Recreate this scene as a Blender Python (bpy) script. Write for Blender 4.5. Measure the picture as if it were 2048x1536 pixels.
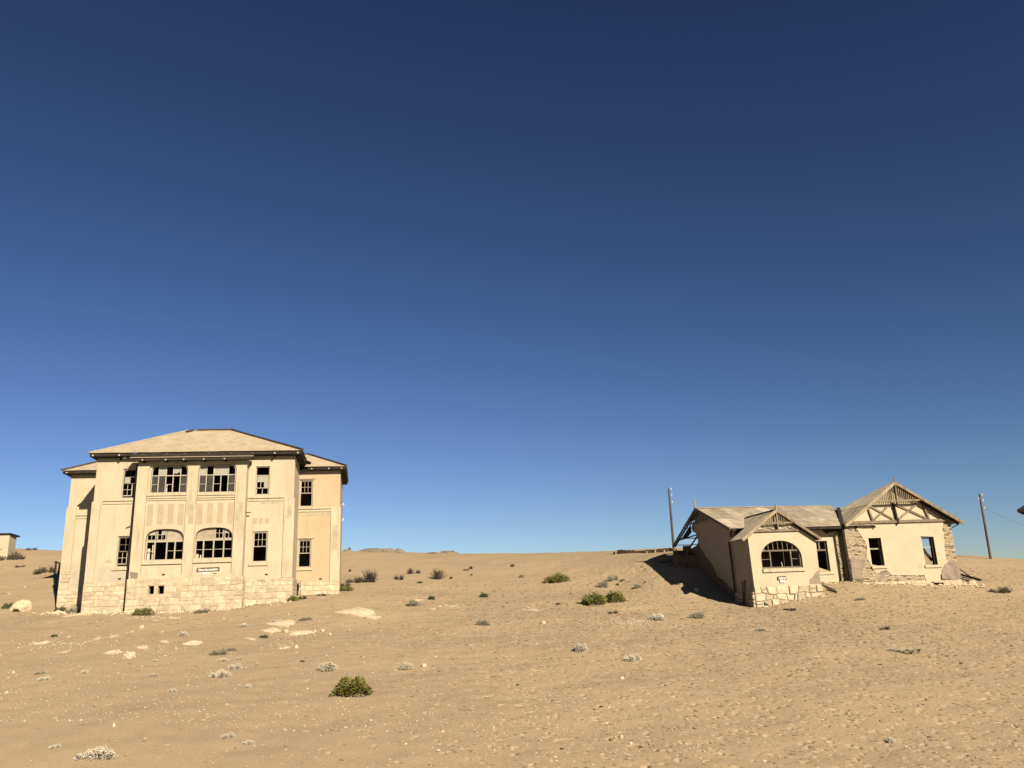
import bpy, bmesh, math, random
import numpy as np
from mathutils import Vector, Matrix

random.seed(7); np.random.seed(7)
for o in list(bpy.data.objects): bpy.data.objects.remove(o)
SC = bpy.context.scene
COL = SC.collection
R = math.radians

# ------------------------------------------------------------------ camera
PITCH, ROLL, FPX = R(15.3), R(2.1), 1656.0
_R0 = np.array([1, 0, 0.]); _U0 = np.array([0, -math.sin(PITCH), math.cos(PITCH)])
CF = np.array([0, math.cos(PITCH), math.sin(PITCH)])
CR = math.cos(ROLL)*_R0 - math.sin(ROLL)*_U0
CU = math.sin(ROLL)*_R0 + math.cos(ROLL)*_U0
cam = bpy.data.cameras.new('camera'); camo = bpy.data.objects.new('camera', cam); COL.objects.link(camo)
camo.matrix_world = Matrix(((CR[0], CU[0], -CF[0], 0), (CR[1], CU[1], -CF[1], 0), (CR[2], CU[2], -CF[2], 0), (0, 0, 0, 1)))
cam.sensor_width = 36; cam.lens = 36*FPX/2048
cam.clip_start = 0.1; cam.clip_end = 6000
SC.camera = camo
SC.render.resolution_x, SC.render.resolution_y = 1024, 768

# ------------------------------------------------------------------ light
SUN_AZ, SUN_EL = R(148.8), R(28.5)
SV = Vector((math.sin(SUN_AZ)*math.cos(SUN_EL), math.cos(SUN_AZ)*math.cos(SUN_EL), math.sin(SUN_EL)))
W = bpy.data.worlds.new('World'); SC.world = W; W.use_nodes = True
nt = W.node_tree; bg = nt.nodes['Background']
sky = nt.nodes.new('ShaderNodeTexSky'); sky.sky_type = 'NISHITA'; sky.sun_disc = False
sky.sun_elevation = SUN_EL; sky.sun_rotation = SUN_AZ
sky.altitude = 1500; sky.air_density = 1.0; sky.dust_density = 1.0; sky.ozone_density = 3.0
scl = nt.nodes.new('ShaderNodeVectorMath'); scl.operation = 'MULTIPLY'; scl.inputs[1].default_value = (.412, .376, .369)
gam = nt.nodes.new('ShaderNodeGamma'); gam.inputs[1].default_value = 1.5      # deep, clear desert sky
nt.links.new(sky.outputs[0], scl.inputs[0]); nt.links.new(scl.outputs[0], gam.inputs[0])
nt.links.new(gam.outputs[0], bg.inputs[0]); bg.inputs[1].default_value = 0.05
sl = bpy.data.lights.new('sun', 'SUN'); sl.energy = 5.0; sl.angle = R(0.53); sl.color = (1, 0.86, 0.66)
so = bpy.data.objects.new('sun', sl); COL.objects.link(so)
so.rotation_euler = SV.to_track_quat('Z', 'Y').to_euler(); so.location = (30, -40, 40)
SC.view_settings.view_transform = 'Standard'; SC.view_settings.look = 'None'
SC.view_settings.gamma = 1; SC.view_settings.exposure = 1.50

# ------------------------------------------------------------------ helpers
def ray(px, py): return CF + CR*(px-1024)/FPX + CU*(768-py)/FPX
def at(px, py, Y):
    d = ray(px, py); return d*(Y/d[1])

def tag(o, label=None, cat=None, group=None, kind=None):
    if label: o['label'] = label
    if cat: o['category'] = cat
    if group: o['group'] = group
    if kind: o['kind'] = kind
    return o

def empty(name, loc=(0, 0, 0), rz=0):
    o = bpy.data.objects.new(name, None); COL.objects.link(o)
    o.location = loc; o.rotation_euler = (0, 0, rz); o.empty_display_size = .3
    return o

def link(name, me, parent=None, loc=None):
    o = bpy.data.objects.new(name, me); COL.objects.link(o)
    if parent: o.parent = parent
    if loc is not None: o.location = loc
    return o

class MB:
    """collects verts and faces of one mesh"""
    def __init__(s): s.v = []; s.f = []; s.mi = []; s.cur = 0
    def add(s, vs, fs):
        b = len(s.v); s.v += [tuple(map(float, p)) for p in vs]
        for f in fs: s.f.append([b+i for i in f]); s.mi.append(s.cur)
        return s
    def box(s, x0, x1, y0, y1, z0, z1):
        return s.add([(x0,y0,z0),(x1,y0,z0),(x1,y1,z0),(x0,y1,z0),(x0,y0,z1),(x1,y0,z1),(x1,y1,z1),(x0,y1,z1)],
            [(0,3,2,1),(4,5,6,7),(0,1,5,4),(1,2,6,5),(2,3,7,6),(3,0,4,7)])
    def bar(s, a, b, w, h, up=(0, 0, 1)):
        a = np.array(a, float); b = np.array(b, float); d = b-a; d /= np.linalg.norm(d)
        u = np.array(up, float)
        if abs(d @ u) > .99: u = np.array([0, 1., 0])
        sx = np.cross(d, u); sx /= np.linalg.norm(sx); sz = np.cross(sx, d)
        sx = sx*w/2; sz = sz*h/2
        p = [a-sx-sz, a+sx-sz, a+sx+sz, a-sx+sz, b-sx-sz, b+sx-sz, b+sx+sz, b-sx+sz]
        return s.add(p, [(0,3,2,1),(4,5,6,7),(0,1,5,4),(1,2,6,5),(2,3,7,6),(3,0,4,7)])
    def tube(s, pts, rad, n=6):
        pts = [np.array(p, float) for p in pts]
        if not hasattr(rad, '__len__'): rad = [rad]*len(pts)
        b = len(s.v)
        for i, p in enumerate(pts):
            d = pts[min(i+1, len(pts)-1)]-pts[max(i-1, 0)]; d = d/(np.linalg.norm(d)+1e-9)
            u = np.array([0, 0, 1.]) if abs(d[2]) < .9 else np.array([1., 0, 0])
            x = np.cross(d, u); x /= np.linalg.norm(x); y = np.cross(d, x)
            for k in range(n):
                t = 2*math.pi*k/n; s.v.append(tuple(p+(x*math.cos(t)+y*math.sin(t))*rad[i]))
        for i in range(len(pts)-1):
            for k in range(n):
                s.f.append([b+i*n+k, b+i*n+(k+1) % n, b+(i+1)*n+(k+1) % n, b+(i+1)*n+k]); s.mi.append(s.cur)
        s.f.append([b+k for k in range(n)][::-1]); s.mi.append(s.cur)
        e = b+(len(pts)-1)*n
        s.f.append([e+k for k in range(n)]); s.mi.append(s.cur)
        return s
    def prism(s, poly, mp, t):
        """extrude a simple convex-ish polygon (u,v) by t through mapping mp(u,v,w)"""
        n = len(poly)
        vs = [mp(u, v, 0) for u, v in poly]+[mp(u, v, t) for u, v in poly]
        return s.add(vs, [list(range(n)), list(range(n, 2*n))[::-1]]+[(i, i+n, (i+1) % n+n, (i+1) % n) for i in range(n)])
    def mesh(s, name, mats, smooth=False):
        me = bpy.data.meshes.new(name); me.from_pydata(s.v, [], s.f); me.validate()
        if not isinstance(mats, (list, tuple)): mats = [mats]
        for m in mats: me.materials.append(m)
        if len(mats) > 1 and len(me.polygons) == len(s.mi): me.polygons.foreach_set('material_index', s.mi)
        bm = bmesh.new(); bm.from_mesh(me); bmesh.ops.recalc_face_normals(bm, faces=bm.faces); bm.to_mesh(me); bm.free()
        if smooth: me.polygons.foreach_set('use_smooth', [True]*len(me.polygons))
        return me
    def build(s, name, mats, parent=None, loc=None, smooth=False):
        return link(name, s.mesh(name, mats, smooth), parent, loc)

def fillwall(name, outer, holes, mp, t, mat, parent):
    """wall slab with holes: polygon in (u,v), extruded by t along w"""
    bm = bmesh.new(); edges = []
    for loop in [outer]+list(holes):
        vs = [bm.verts.new(mp(u, v, 0)) for u, v in loop]
        for i in range(len(vs)): edges.append(bm.edges.new((vs[i], vs[(i+1) % len(vs)])))
    bmesh.ops.triangle_fill(bm, use_beauty=True, use_dissolve=False, edges=edges)
    a = Vector(mp(0, 0, 0)); dv = Vector(mp(0, 0, t))-a
    r = bmesh.ops.extrude_face_region(bm, geom=list(bm.faces))
    bmesh.ops.translate(bm, vec=dv, verts=[g for g in r['geom'] if isinstance(g, bmesh.types.BMVert)])
    bmesh.ops.recalc_face_normals(bm, faces=bm.faces)
    me = bpy.data.meshes.new(name); bm.to_mesh(me); bm.free(); me.materials.append(mat)
    return link(name, me, parent)

def mpy(y): return lambda u, v, w: (u, y+w, v)      # facade planes
def mpx(x): return lambda u, v, w: (x+w, u, v)      # side planes
def rect(x0, x1, z0, z1): return [(x0, z0), (x1, z0), (x1, z1), (x0, z1)]
def rrect(x0, x1, z0, z1, r, n=5):
    p = [(x0, z0), (x1, z0)]
    for k in range(n+1):
        t = math.pi/2*k/n; p.append((x1-r+r*math.cos(t), z1-r+r*math.sin(t)))
    for k in range(n+1):
        t = math.pi/2*k/n; p.append((x0+r-r*math.sin(t), z1-r+r*math.cos(t)))
    return p
def arch(x0, x1, z0, zs, z1, n=14, e=2.4):
    """superelliptic arch opening"""
    c, h, q = (x0+x1)/2, (x1-x0)/2, z1-zs; p = [(x0, z0), (x1, z0)]
    for k in range(n+1):
        t = math.pi*k/n; cs, sn = math.cos(t), math.sin(t)
        p.append((c+h*math.copysign(abs(cs)**(2/e), cs), zs+q*abs(sn)**(2/e)))
    return p

# ------------------------------------------------------------------ materials
ALB = .40      # measured colours are relative to white plaster; this brings them to real albedo
def M(name, c1, c2, scale=3, rough=.9, bump=.0, bscale=30, rnd=0, stops=(.35, .65), spec=.2, stretch=(1, 1, 1), detail=6, coord='Object', extra=None, bdist=.02, alb=None):
    c1, c2 = [tuple(v*(ALB if alb is None else alb) for v in c) for c in (c1, c2)]
    m = bpy.data.materials.new(name); m.use_nodes = True
    t = m.node_tree; n = t.nodes; L = t.links; b = n['Principled BSDF']
    b.inputs['Roughness'].default_value = rough; b.inputs['Specular IOR Level'].default_value = spec
    tc = n.new('ShaderNodeTexCoord'); mpn = n.new('ShaderNodeMapping'); mpn.inputs['Scale'].default_value = stretch
    L.new(tc.outputs[coord], mpn.inputs[0])
    oi = n.new('ShaderNodeObjectInfo')
    ofs = n.new('ShaderNodeVectorMath'); ofs.operation = 'ADD'
    if rnd:
        cm = n.new('ShaderNodeVectorMath'); cm.operation = 'SCALE'; cm.inputs[3].default_value = 17
        cb = n.new('ShaderNodeCombineXYZ'); L.new(oi.outputs['Random'], cb.inputs[0]); L.new(oi.outputs['Random'], cb.inputs[2])
        L.new(cb.outputs[0], cm.inputs[0]); L.new(cm.outputs[0], ofs.inputs[1])
    L.new(mpn.outputs[0], ofs.inputs[0])
    no = n.new('ShaderNodeTexNoise'); no.inputs['Scale'].default_value = scale; no.inputs['Detail'].default_value = detail; no.inputs['Roughness'].default_value = .62
    L.new(ofs.outputs[0], no.inputs['Vector'])
    cr = n.new('ShaderNodeValToRGB'); cr.color_ramp.elements[0].position, cr.color_ramp.elements[1].position = stops
    cr.color_ramp.elements[0].color = (*c1, 1); cr.color_ramp.elements[1].color = (*c2, 1)
    L.new(no.outputs[0], cr.inputs[0]); out = cr.outputs[0]
    for ex in (extra or []):      # (kind, colour, scale, stretch, lo, hi, amount)
        col, sc, st, lo, hi, am = ex
        m2 = n.new('ShaderNodeMapping'); m2.inputs['Scale'].default_value = st; L.new(tc.outputs[coord], m2.inputs[0])
        m2.inputs['Location'].default_value = (sc*1.7, lo*9, hi*5)
        n2 = n.new('ShaderNodeTexNoise'); n2.inputs['Scale'].default_value = sc; n2.inputs['Detail'].default_value = 5; L.new(m2.outputs[0], n2.inputs['Vector'])
        mr = n.new('ShaderNodeMapRange'); mr.inputs[1].default_value = lo; mr.inputs[2].default_value = hi; mr.inputs[4].default_value = am; L.new(n2.outputs[0], mr.inputs[0])
        mx = n.new('ShaderNodeMix'); mx.data_type = 'RGBA'; L.new(mr.outputs[0], mx.inputs[0]); L.new(out, mx.inputs[6]); mx.inputs[7].default_value = (*[v*ALB for v in col], 1)
        out = mx.outputs[2]
    if rnd:
        hs = n.new('ShaderNodeHueSaturation'); mr = n.new('ShaderNodeMapRange'); mr.inputs[3].default_value = 1-rnd; mr.inputs[4].default_value = 1+rnd*.6
        L.new(oi.outputs['Random'], mr.inputs[0]); L.new(mr.outputs[0], hs.inputs['Value']); L.new(out, hs.inputs['Color']); out = hs.outputs[0]
    L.new(out, b.inputs['Base Color'])
    if bump:
        n3 = n.new('ShaderNodeTexNoise'); n3.inputs['Scale'].default_value = bscale; n3.inputs['Detail'].default_value = 5; L.new(ofs.outputs[0], n3.inputs['Vector'])
        bp = n.new('ShaderNodeBump'); bp.inputs['Strength'].default_value = bump; bp.inputs['Distance'].default_value = bdist
        L.new(n3.outputs[0], bp.inputs['Height']); L.new(bp.outputs[0], b.inputs['Normal'])
    return m

PL = (.635, .54, .375); PL2 = (.695, .605, .44)
STAIN = [((.46, .37, .23), 3.5, (1.6, 1.6, .22), .58, .82, .4), ((.48, .385, .25), 1.2, (2.2, 2.2, .35), .54, .78, .5), ((.54, .46, .34), .7, (1, 1, 1), .56, .70, .55)]
m_pl = M('plaster_cream', PL, PL2, .8, .92, .25, 25, extra=STAIN)
m_plw = M('plaster_ochre', (.60, .455, .285), (.65, .51, .335), .7, .92, .25, 25, extra=STAIN)
m_pil = M('plaster_pale', (.61, .53, .365), (.69, .605, .43), 1.1, .92, .3, 25, extra=[((.36, .29, .195), 2.6, (2.2, 2.2, .25), .52, .74, .5)])
m_pan = M('plaster_panel_tan', (.50, .40, .265), (.57, .46, .31), 2, .92, .2, 30)
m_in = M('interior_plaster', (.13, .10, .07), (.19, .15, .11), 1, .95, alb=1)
m_pl2 = M('plaster_buff', (.60, .525, .365), (.66, .585, .42), .9, .92, .25, 25, extra=[((.47, .38, .27), 1.1, (1, 1, 1), .60, .75, .6)])
m_mortar = M('mortar', (.54, .44, .29), (.68, .56, .39), 6, .95, .4, 30)
m_stone = M('limestone', (.58, .475, .32), (.80, .68, .49), 4, .93, .8, 11, rnd=.20, extra=[((.40, .31, .20), 4, (1, 1, 2), .55, .75, .6)], bdist=.03)
m_rock = M('pale_rock', (.66, .53, .345), (.86, .72, .50), 5, .95, .7, 12, rnd=.1, bdist=.05)
m_roof1 = M('dusty_tin', (.57, .47, .325), (.69, .58, .41), 1.5, .75, .15, 20, rnd=.05, extra=[((.40, .32, .22), 2.5, (1, 1, 1), .55, .75, .5)])
m_roof2 = M('weathered_tin', (.47, .395, .285), (.74, .64, .48), 1.6, .8, .2, 20, rnd=.30, extra=[((.30, .24, .165), 2.5, (1, 1, 1), .52, .72, .4)])
m_wood = M('grey_timber', (.20, .15, .10), (.38, .30, .20), 6, .9, .4, 40, rnd=.15, stretch=(1, 1, .3))
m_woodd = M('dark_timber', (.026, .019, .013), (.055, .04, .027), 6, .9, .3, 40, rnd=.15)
m_barge = M('pale_timber', (.36, .29, .19), (.55, .45, .30), 5, .9, .4, 40, rnd=.1)
m_frame = M('flaking_white_paint', (.42, .36, .27), (.62, .55, .43), 14, .8, .3, 60, stops=(.3, .6))
m_framed = M('bare_window_timber', (.14, .11, .08), (.30, .25, .19), 12, .85, .3, 60)
m_board = M('white_board', (.70, .62, .48), (.78, .70, .56), 4, .8)
m_glass = M('dusty_glass', (.38, .38, .32), (.50, .49, .41), 8, .35, spec=.5)
m_glass2 = M('grimy_dark_glass', (.016, .0135, .0105), (.034, .029, .022), 6, .3, spec=.4, alb=1)
m_brick = M('sandy_brick', (.46, .37, .24), (.70, .58, .40), 5, .95, .5, 40, rnd=.0, stops=(.3, .7))
m_core = M('brick_mortar', (.19, .14, .09), (.29, .22, .145), 6, .95, .5, 30)
m_infill = M('grey_plaster', (.42, .35, .26), (.60, .51, .38), 1.6, .95, .2, 30)
m_cem = M('grey_cement', (.27, .215, .16), (.42, .335, .25), 2.5, .95, .3, 30)
m_rust = M('rusty_iron', (.06, .035, .022), (.13, .08, .05), 8, .8, .3, 40)
m_sign = M('brown_signboard', (.12, .05, .025), (.15, .065, .03), 5, .6)
m_white = M('white_paint', (.74, .72, .66), (.80, .78, .72), 5, .6)
m_gleaf = M('green_leaf', (.10, .105, .016), (.24, .23, .05), 4, .6, rnd=.15, spec=.3, stops=(.25, .75), alb=.55)
m_gleaf2 = M('deep_green_leaf', (.05, .075, .018), (.11, .13, .035), 4, .6, rnd=.15, spec=.3, stops=(.25, .75), alb=.55)
m_wleaf = M('silver_leaf', (.50, .46, .36), (.74, .68, .54), 5, .8, rnd=.2, stops=(.25, .7), alb=.55)
m_wleaf2 = M('grey_green_leaf', (.20, .195, .135), (.40, .38, .28), 5, .8, rnd=.2, stops=(.25, .7), alb=.55)
m_dleaf = M('dry_brown_twig', (.055, .04, .028), (.13, .10, .07), 6, .9, rnd=.25)
m_peb = M('shell_pebble', (.55, .45, .30), (.78, .68, .50), 2, .9)
m_pole = M('weathered_pole', (.09, .07, .05), (.17, .135, .095), 5, .9, .4, 30, stretch=(1, 1, .1))

def sand_mat():
    m = bpy.data.materials.new('desert_sand'); m.use_nodes = True
    t = m.node_tree; n = t.nodes; L = t.links; b = n['Principled BSDF']
    b.inputs['Roughness'].default_value = .95; b.inputs['Specular IOR Level'].default_value = .1
    tc = n.new('ShaderNodeTexCoord')
    def noise(s, d=5, r=.6):
        q = n.new('ShaderNodeTexNoise'); q.inputs['Scale'].default_value = s; q.inputs['Detail'].default_value = d; q.inputs['Roughness'].default_value = r
        L.new(tc.outputs['Object'], q.inputs['Vector']); return q.outputs[0]
    def ramp(v, p, cols):
        c = n.new('ShaderNodeValToRGB')
        while len(c.color_ramp.elements) < len(p): c.color_ramp.elements.new(.5)
        for e, x, k in zip(c.color_ramp.elements, p, cols): e.position = x; e.color = (*k, 1)
        L.new(v, c.inputs[0]); return c.outputs[0]
    def mix(f, a, bb, blend='MIX'):
        x = n.new('ShaderNodeMix'); x.data_type = 'RGBA'; x.blend_type = blend
        if isinstance(f, float): x.inputs[0].default_value = f
        else: L.new(f, x.inputs[0])
        for s, v in ((6, a), (7, bb)):
            if isinstance(v, tuple): x.inputs[s].default_value = (*v, 1)
            else: L.new(v, x.inputs[s])
        return x.outputs[2]
    base = ramp(noise(.12, 6), (.3, .7), ((.545*ALB, .418*ALB, .259*ALB), (.615*ALB, .476*ALB, .295*ALB)))
    fine = ramp(noise(11, 6, .7), (.3, .7), ((.90, .89, .88), (1.08, 1.08, 1.08)))
    c = mix(1.0, base, fine, 'MULTIPLY')
    grit = ramp(noise(38, 3, .7), (.40, .60, .70), ((.80, .80, .80), (1, 1, 1), (1.45, 1.45, 1.45)))
    c = mix(.8, c, grit, 'MULTIPLY')
    L.new(c, b.inputs['Base Color'])
    bp = n.new('ShaderNodeBump'); bp.inputs['Strength'].default_value = .35; bp.inputs['Distance'].default_value = .03
    ad = n.new('ShaderNodeMath'); ad.operation = 'ADD'; L.new(noise(12, 6, .65), ad.inputs[0])
    sc = n.new('ShaderNodeMath'); sc.operation = 'MULTIPLY'; sc.inputs[1].default_value = .35; L.new(noise(40, 3), sc.inputs[0]); L.new(sc.outputs[0], ad.inputs[1])
    L.new(ad.outputs[0], bp.inputs['Height']); L.new(bp.outputs[0], b.inputs['Normal'])
    return m
m_sand = sand_mat()

# ------------------------------------------------------------------ house frames
class Frame:
    def __init__(s, a, px, py, Y):
        s.a = R(a); s.O = at(px, py, Y); s.O[2] = 0
        s.X = np.array([math.cos(s.a), math.sin(s.a), 0]); s.Y = np.array([-math.sin(s.a), math.cos(s.a), 0])
    def w(s, x, y, z=0): return s.O+s.X*x+s.Y*y+np.array([0, 0, z])
FA = Frame(7, 390, 1150, 45.0)     # two-storey house on the left
FB = Frame(9, 1575, 1150, 48.0)    # half-buried house on the right

# ------------------------------------------------------------------ terrain
CTL = []
def cpx(px, py, Y): CTL.append(at(px, py, Y))
for px in (-350, 100, 560, 1024, 1500, 1960, 2400):
    cpx(px, 1536, 20); cpx(px, 1440, 24); cpx(px, 1365, 28.5); cpx(px, 1300, 34)
for px in (800, 1024, 1250): cpx(px, 1245, 41.5)
cpx(30, 1238, 44); cpx(-300, 1240, 44); cpx(0, 1222, 46); cpx(250, 1242, 42); cpx(480, 1232, 42.5)
for x, y, z in ((-8.2, 3.4, .80), (-5.5, -.1, .60), (-3.2, -.7, .50), (0, -.7, .56), (2.5, -.7, .68), (5, -.1, .94), (7.2, 3.4, 1.32), (0, 6, 1.2), (7.4, 9, 2.0), (-8.6, 6, 1.6)):
    CTL.append(FA.w(x, y, z))
for px, py, Y in ((690, 1155, 60), (690, 1103, 78), (800, 1106, 77), (1024, 1111, 75), (1150, 1111, 71), (1024, 1200, 50.5), (1024, 1150, 62), (850, 1180, 55), (1250, 1160, 57), (1250, 1200, 49.5),
                  (1235, 1110, 66), (60, 1160, 55), (60, 1099, 66), (0, 1108, 63), (120, 1104, 70), (-200, 1090, 70), (-200, 1160, 56), (1940, 1180, 51), (1980, 1116, 66), (2048, 1123, 66), (2300, 1135, 66), (2300, 1190, 50), (1900, 1110, 70)):
    cpx(px, py, Y)
cpx(1300, 1107, 63)
for x, y, z in ((-2.05, -.1, -.25), (-2.2, 3, .15), (-2.2, 6, 1.25), (-2.2, 9, 2.6), (-2.3, 11.6, 3.45), (-3.4, 12.2, 3.40), (1.9, -.1, .22), (2.6, 1.4, .75), (4.6, 1.6, .85), (5, 1.8, .72), (8.5, 1.8, .66), (12, 1.8, .58), (13, 5, 1.0), (9, 8, 1.6), (3, 8, 1.6), (3, 13, 3.4)):
    CTL.append(FB.w(x, y, z))
for x in (-60, -20, 20, 60):
    CTL += [np.array([x, 125, 3.0]), np.array([x, 220, 0.0])]
for x in (-10, 0, 10): CTL += [np.array([x, 1, -1.75]), np.array([x, 10.5, -3.6]), np.array([x, 15, -4.2])]
CTL = np.array(CTL)
def _U(r2): return np.where(r2 > 1e-9, r2*np.log(r2+1e-12), 0)
def _tps():
    P = CTL[:, :2]/10; n = len(P)
    d2 = ((P[:, None]-P[None])**2).sum(-1)
    A = np.zeros((n+3, n+3)); A[:n, :n] = _U(d2)+np.eye(n)*.02; A[:n, n] = 1; A[:n, n+1:] = P; A[n, :n] = 1; A[n+1:, :n] = P.T
    return np.linalg.solve(A, np.r_[CTL[:, 2], 0, 0, 0])
TW = _tps()
def zbase(x, y):
    x = np.asarray(x, float); y = np.asarray(y, float); sh = x.shape; q = np.stack([x.ravel(), y.ravel()], 1)
    far = np.sqrt((q[:, 0])**2+(q[:, 1]-50)**2)
    lim = np.minimum(1, 110/np.maximum(far, 1e-6)); q2 = np.stack([q[:, 0]*lim, 50+(q[:, 1]-50)*lim], 1)/10
    P = CTL[:, :2]/10; n = len(P); z = TW[n]+q2 @ TW[n+1:]
    for i in range(n): z += TW[i]*_U(((q2-P[i])**2).sum(1))
    z = np.where(far > 110, z+(0-z)*np.clip((far-110)/200, 0, 1), z)
    return z.reshape(sh)
_rng = np.random.RandomState(3)
_W = [(_rng.uniform(0, 6.28), _rng.uniform(0, 6.28), s) for s in (.12, .2, .33, .55, .9, 1.6, 2.7, 3.4) for _ in range(3)]
def wob(x, y):
    z = 0
    for a, ph, s in _W: z = z+.011/s**.9*np.sin((x*math.cos(a)+y*math.sin(a))*s*2+ph)*np.sin((y*math.cos(a)-x*math.sin(a))*s*1.3+ph*2)*(.3 if s < .3 else .8)
    return z
def gz(x, y): return float(zbase(np.array([x]), np.array([y]))[0]+wob(x, y))
def spot(px, py):
    d = ray(px, py); Ys = np.arange(13, 110, .25); k = d/d[1]
    below = k[2]*Ys < zbase(k[0]*Ys, Ys)+wob(k[0]*Ys, Ys)
    if not below.any(): return d*(85/d[1])
    Y1 = Ys[np.argmax(below)]; Ys = np.linspace(Y1-.25, Y1, 26)
    below = k[2]*Ys < zbase(k[0]*Ys, Ys)+wob(k[0]*Ys, Ys); p = k*Ys[np.argmax(below)]
    return np.array([p[0], p[1], gz(p[0], p[1])])
def gnormal_rot(P):
    e = .6; nx = (gz(P[0]-e, P[1])-gz(P[0]+e, P[1]))/(2*e); ny = (gz(P[0], P[1]-e)-gz(P[0], P[1]+e))/(2*e)
    return Vector((nx, ny, 1)).to_track_quat('Z', 'Y')

th = np.concatenate([np.radians(np.linspace(-180, -40, 42))[:-1], np.radians(np.linspace(-40, -36, 8))[:-1], np.radians(np.linspace(-36, 36, 760)), np.radians(np.linspace(36, 40, 8))[1:], np.radians(np.linspace(40, 180, 42))[1:]])
rr = np.concatenate([[.3, 1, 2, 3.5, 5, 7, 9, 11, 12.5], np.arange(13.5, 36, .042), np.arange(36, 50, .055), np.arange(50, 72, .12), np.arange(72, 100, .4), np.geomspace(100, 5000, 40)])
TH, RR = np.meshgrid(th, rr); GX, GY = RR*np.sin(TH), RR*np.cos(TH)
GZ = zbase(GX, GY)+wob(GX, GY)*(RR < 300)
# footprints: dents with a raised lip
def dents(n, gen, dep):
    k = 0
    for _ in range(n):
        x, y, ok = gen()
        if not ok: continue
        r0 = math.hypot(x, y); t0 = math.atan2(x, y)
        sz = random.uniform(.55, 1.15)*(1+max(0, r0-30)*.012); a, b2 = .085*sz, .045*sz; an = random.uniform(0, math.pi); dp = dep*sz*random.uniform(.4, 1.25)
        i0, i1 = np.searchsorted(rr, [r0-.5, r0+.5]); j0, j1 = np.searchsorted(th, [t0-.5/r0, t0+.5/r0])
        dx = GX[i0:i1, j0:j1]-x; dy = GY[i0:i1, j0:j1]-y
        u = (dx*math.cos(an)+dy*math.sin(an))/a; v = (-dx*math.sin(an)+dy*math.cos(an))/b2; q = u*u+v*v
        GZ[i0:i1, j0:j1] += -dp*np.exp(-q*q*.6)+dp*.12*np.exp(-(np.sqrt(q)-1.6)**2*4)
        k += 1
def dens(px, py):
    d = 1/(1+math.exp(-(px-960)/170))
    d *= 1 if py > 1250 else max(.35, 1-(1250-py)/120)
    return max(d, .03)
def gen_pic():
    Y = math.sqrt(random.uniform(13**2, 60**2)); x = random.uniform(-.68, .68)*Y; z = -6.9+.14*Y; P = np.array([x, Y, z])
    px, py = 1024+FPX*(P @ CR)/(P @ CF), 768-FPX*(P @ CU)/(P @ CF)
    return x, Y, random.random() < dens(px, py)
dents(22000, gen_pic, .046)
def gen_crest():
    x = random.gauss(6.5, 4.0); y = random.uniform(52, 86)
    return x, y, True
dents(900, gen_crest, .05)
def gen_right():
    return random.uniform(20, 40), random.uniform(46, 68), True
dents(700, gen_right, .05)
nr, nc = GX.shape
me = bpy.data.meshes.new('ground'); V = np.stack([GX, GY, GZ], -1).reshape(-1, 3)
V = np.vstack([V, [[0, 0, gz(0, 0)]]])
idx = np.arange(nr*nc).reshape(nr, nc)
Q = np.stack([idx[:-1, :-1], idx[:-1, 1:], idx[1:, 1:], idx[1:, :-1]], -1).reshape(-1, 4)[:, ::-1]
me.vertices.add(len(V)); me.vertices.foreach_set('co', V.ravel())
me.loops.add(Q.size); me.loops.foreach_set('vertex_index', Q.ravel().astype(np.int32))
me.polygons.add(len(Q)); me.polygons.foreach_set('loop_start', np.arange(0, Q.size, 4, dtype=np.int32))
me.update(calc_edges=True); me.polygons.foreach_set('use_smooth', [True]*len(Q)); me.materials.append(m_sand); me.validate()
ground = link('ground', me); tag(ground, kind='structure')
ground['label'] = 'rippled tan desert sand rising to a dune crest'

# ------------------------------------------------------------------ building pieces
def roof_sheets(parent, P0, U, V, u0, u1, lo, hi, mat, width=.76, rows=1, pitch=.127, amp=.009, jit=.02, skip=None, name='roof_sheet'):
    if mat is m_roof1: amp = .005
    """corrugated sheets laid side by side on a sloping plane; each sheet is one object"""
    P0 = np.array(P0, float); U = np.array(U, float)/np.linalg.norm(U); V = np.array(V, float)/np.linalg.norm(V); N = np.cross(U, V)
    if N[2] < 0: N = -N
    n = max(1, int(round((u1-u0)/width))); wd = (u1-u0)/n
    vmax = max(hi(u0+(u1-u0)*k/40) for k in range(41)); vmin = min(lo(u0+(u1-u0)*k/40) for k in range(41))
    for i in range(n):
        for r in range(rows):
            if skip and skip(i, r): continue
            ra, rb = vmin+(vmax-vmin)*r/rows, vmin+(vmax-vmin)*(r+1)/rows
            a, b = u0+i*wd, u0+(i+1)*wd+.03; lift = .006*(i % 2)+.010*r+random.uniform(0, .004)
            jb = random.uniform(-jit, jit); ns = max(4, int((b-a)/pitch*4)); m = MB(); prev = None; vs = []
            for k in range(ns+1):
                u = min(a+(b-a)*k/ns, u1); l, h = max(lo(u), ra-.16 if r else -9e9)+(jb if r == 0 else 0), min(hi(u), rb)
                if h-l < .02: h = l+.02 if hi(u)-lo(u) > 0 and h > l-.01 and rb > lo(u) else None
                if h is None: vs.append(None); continue
                o = N*(lift+amp*math.cos(2*math.pi*u/pitch))
                vs.append((P0+U*u+V*l+o, P0+U*u+V*h+o))
            for p, q in zip(vs[:-1], vs[1:]):
                if p is None or q is None: continue
                m.add([p[0], q[0], q[1], p[1]], [(0, 1, 2, 3)])
            if m.f: m.build(name, mat, parent)

def wobf(seed):
    r = random.Random(seed); ps = [(r.uniform(1.5, 6), r.uniform(0, 6.3), r.uniform(.4, 1)) for _ in range(4)]
    return lambda x: sum(a*math.sin(k*x+p) for k, p, a in ps)/4

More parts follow.
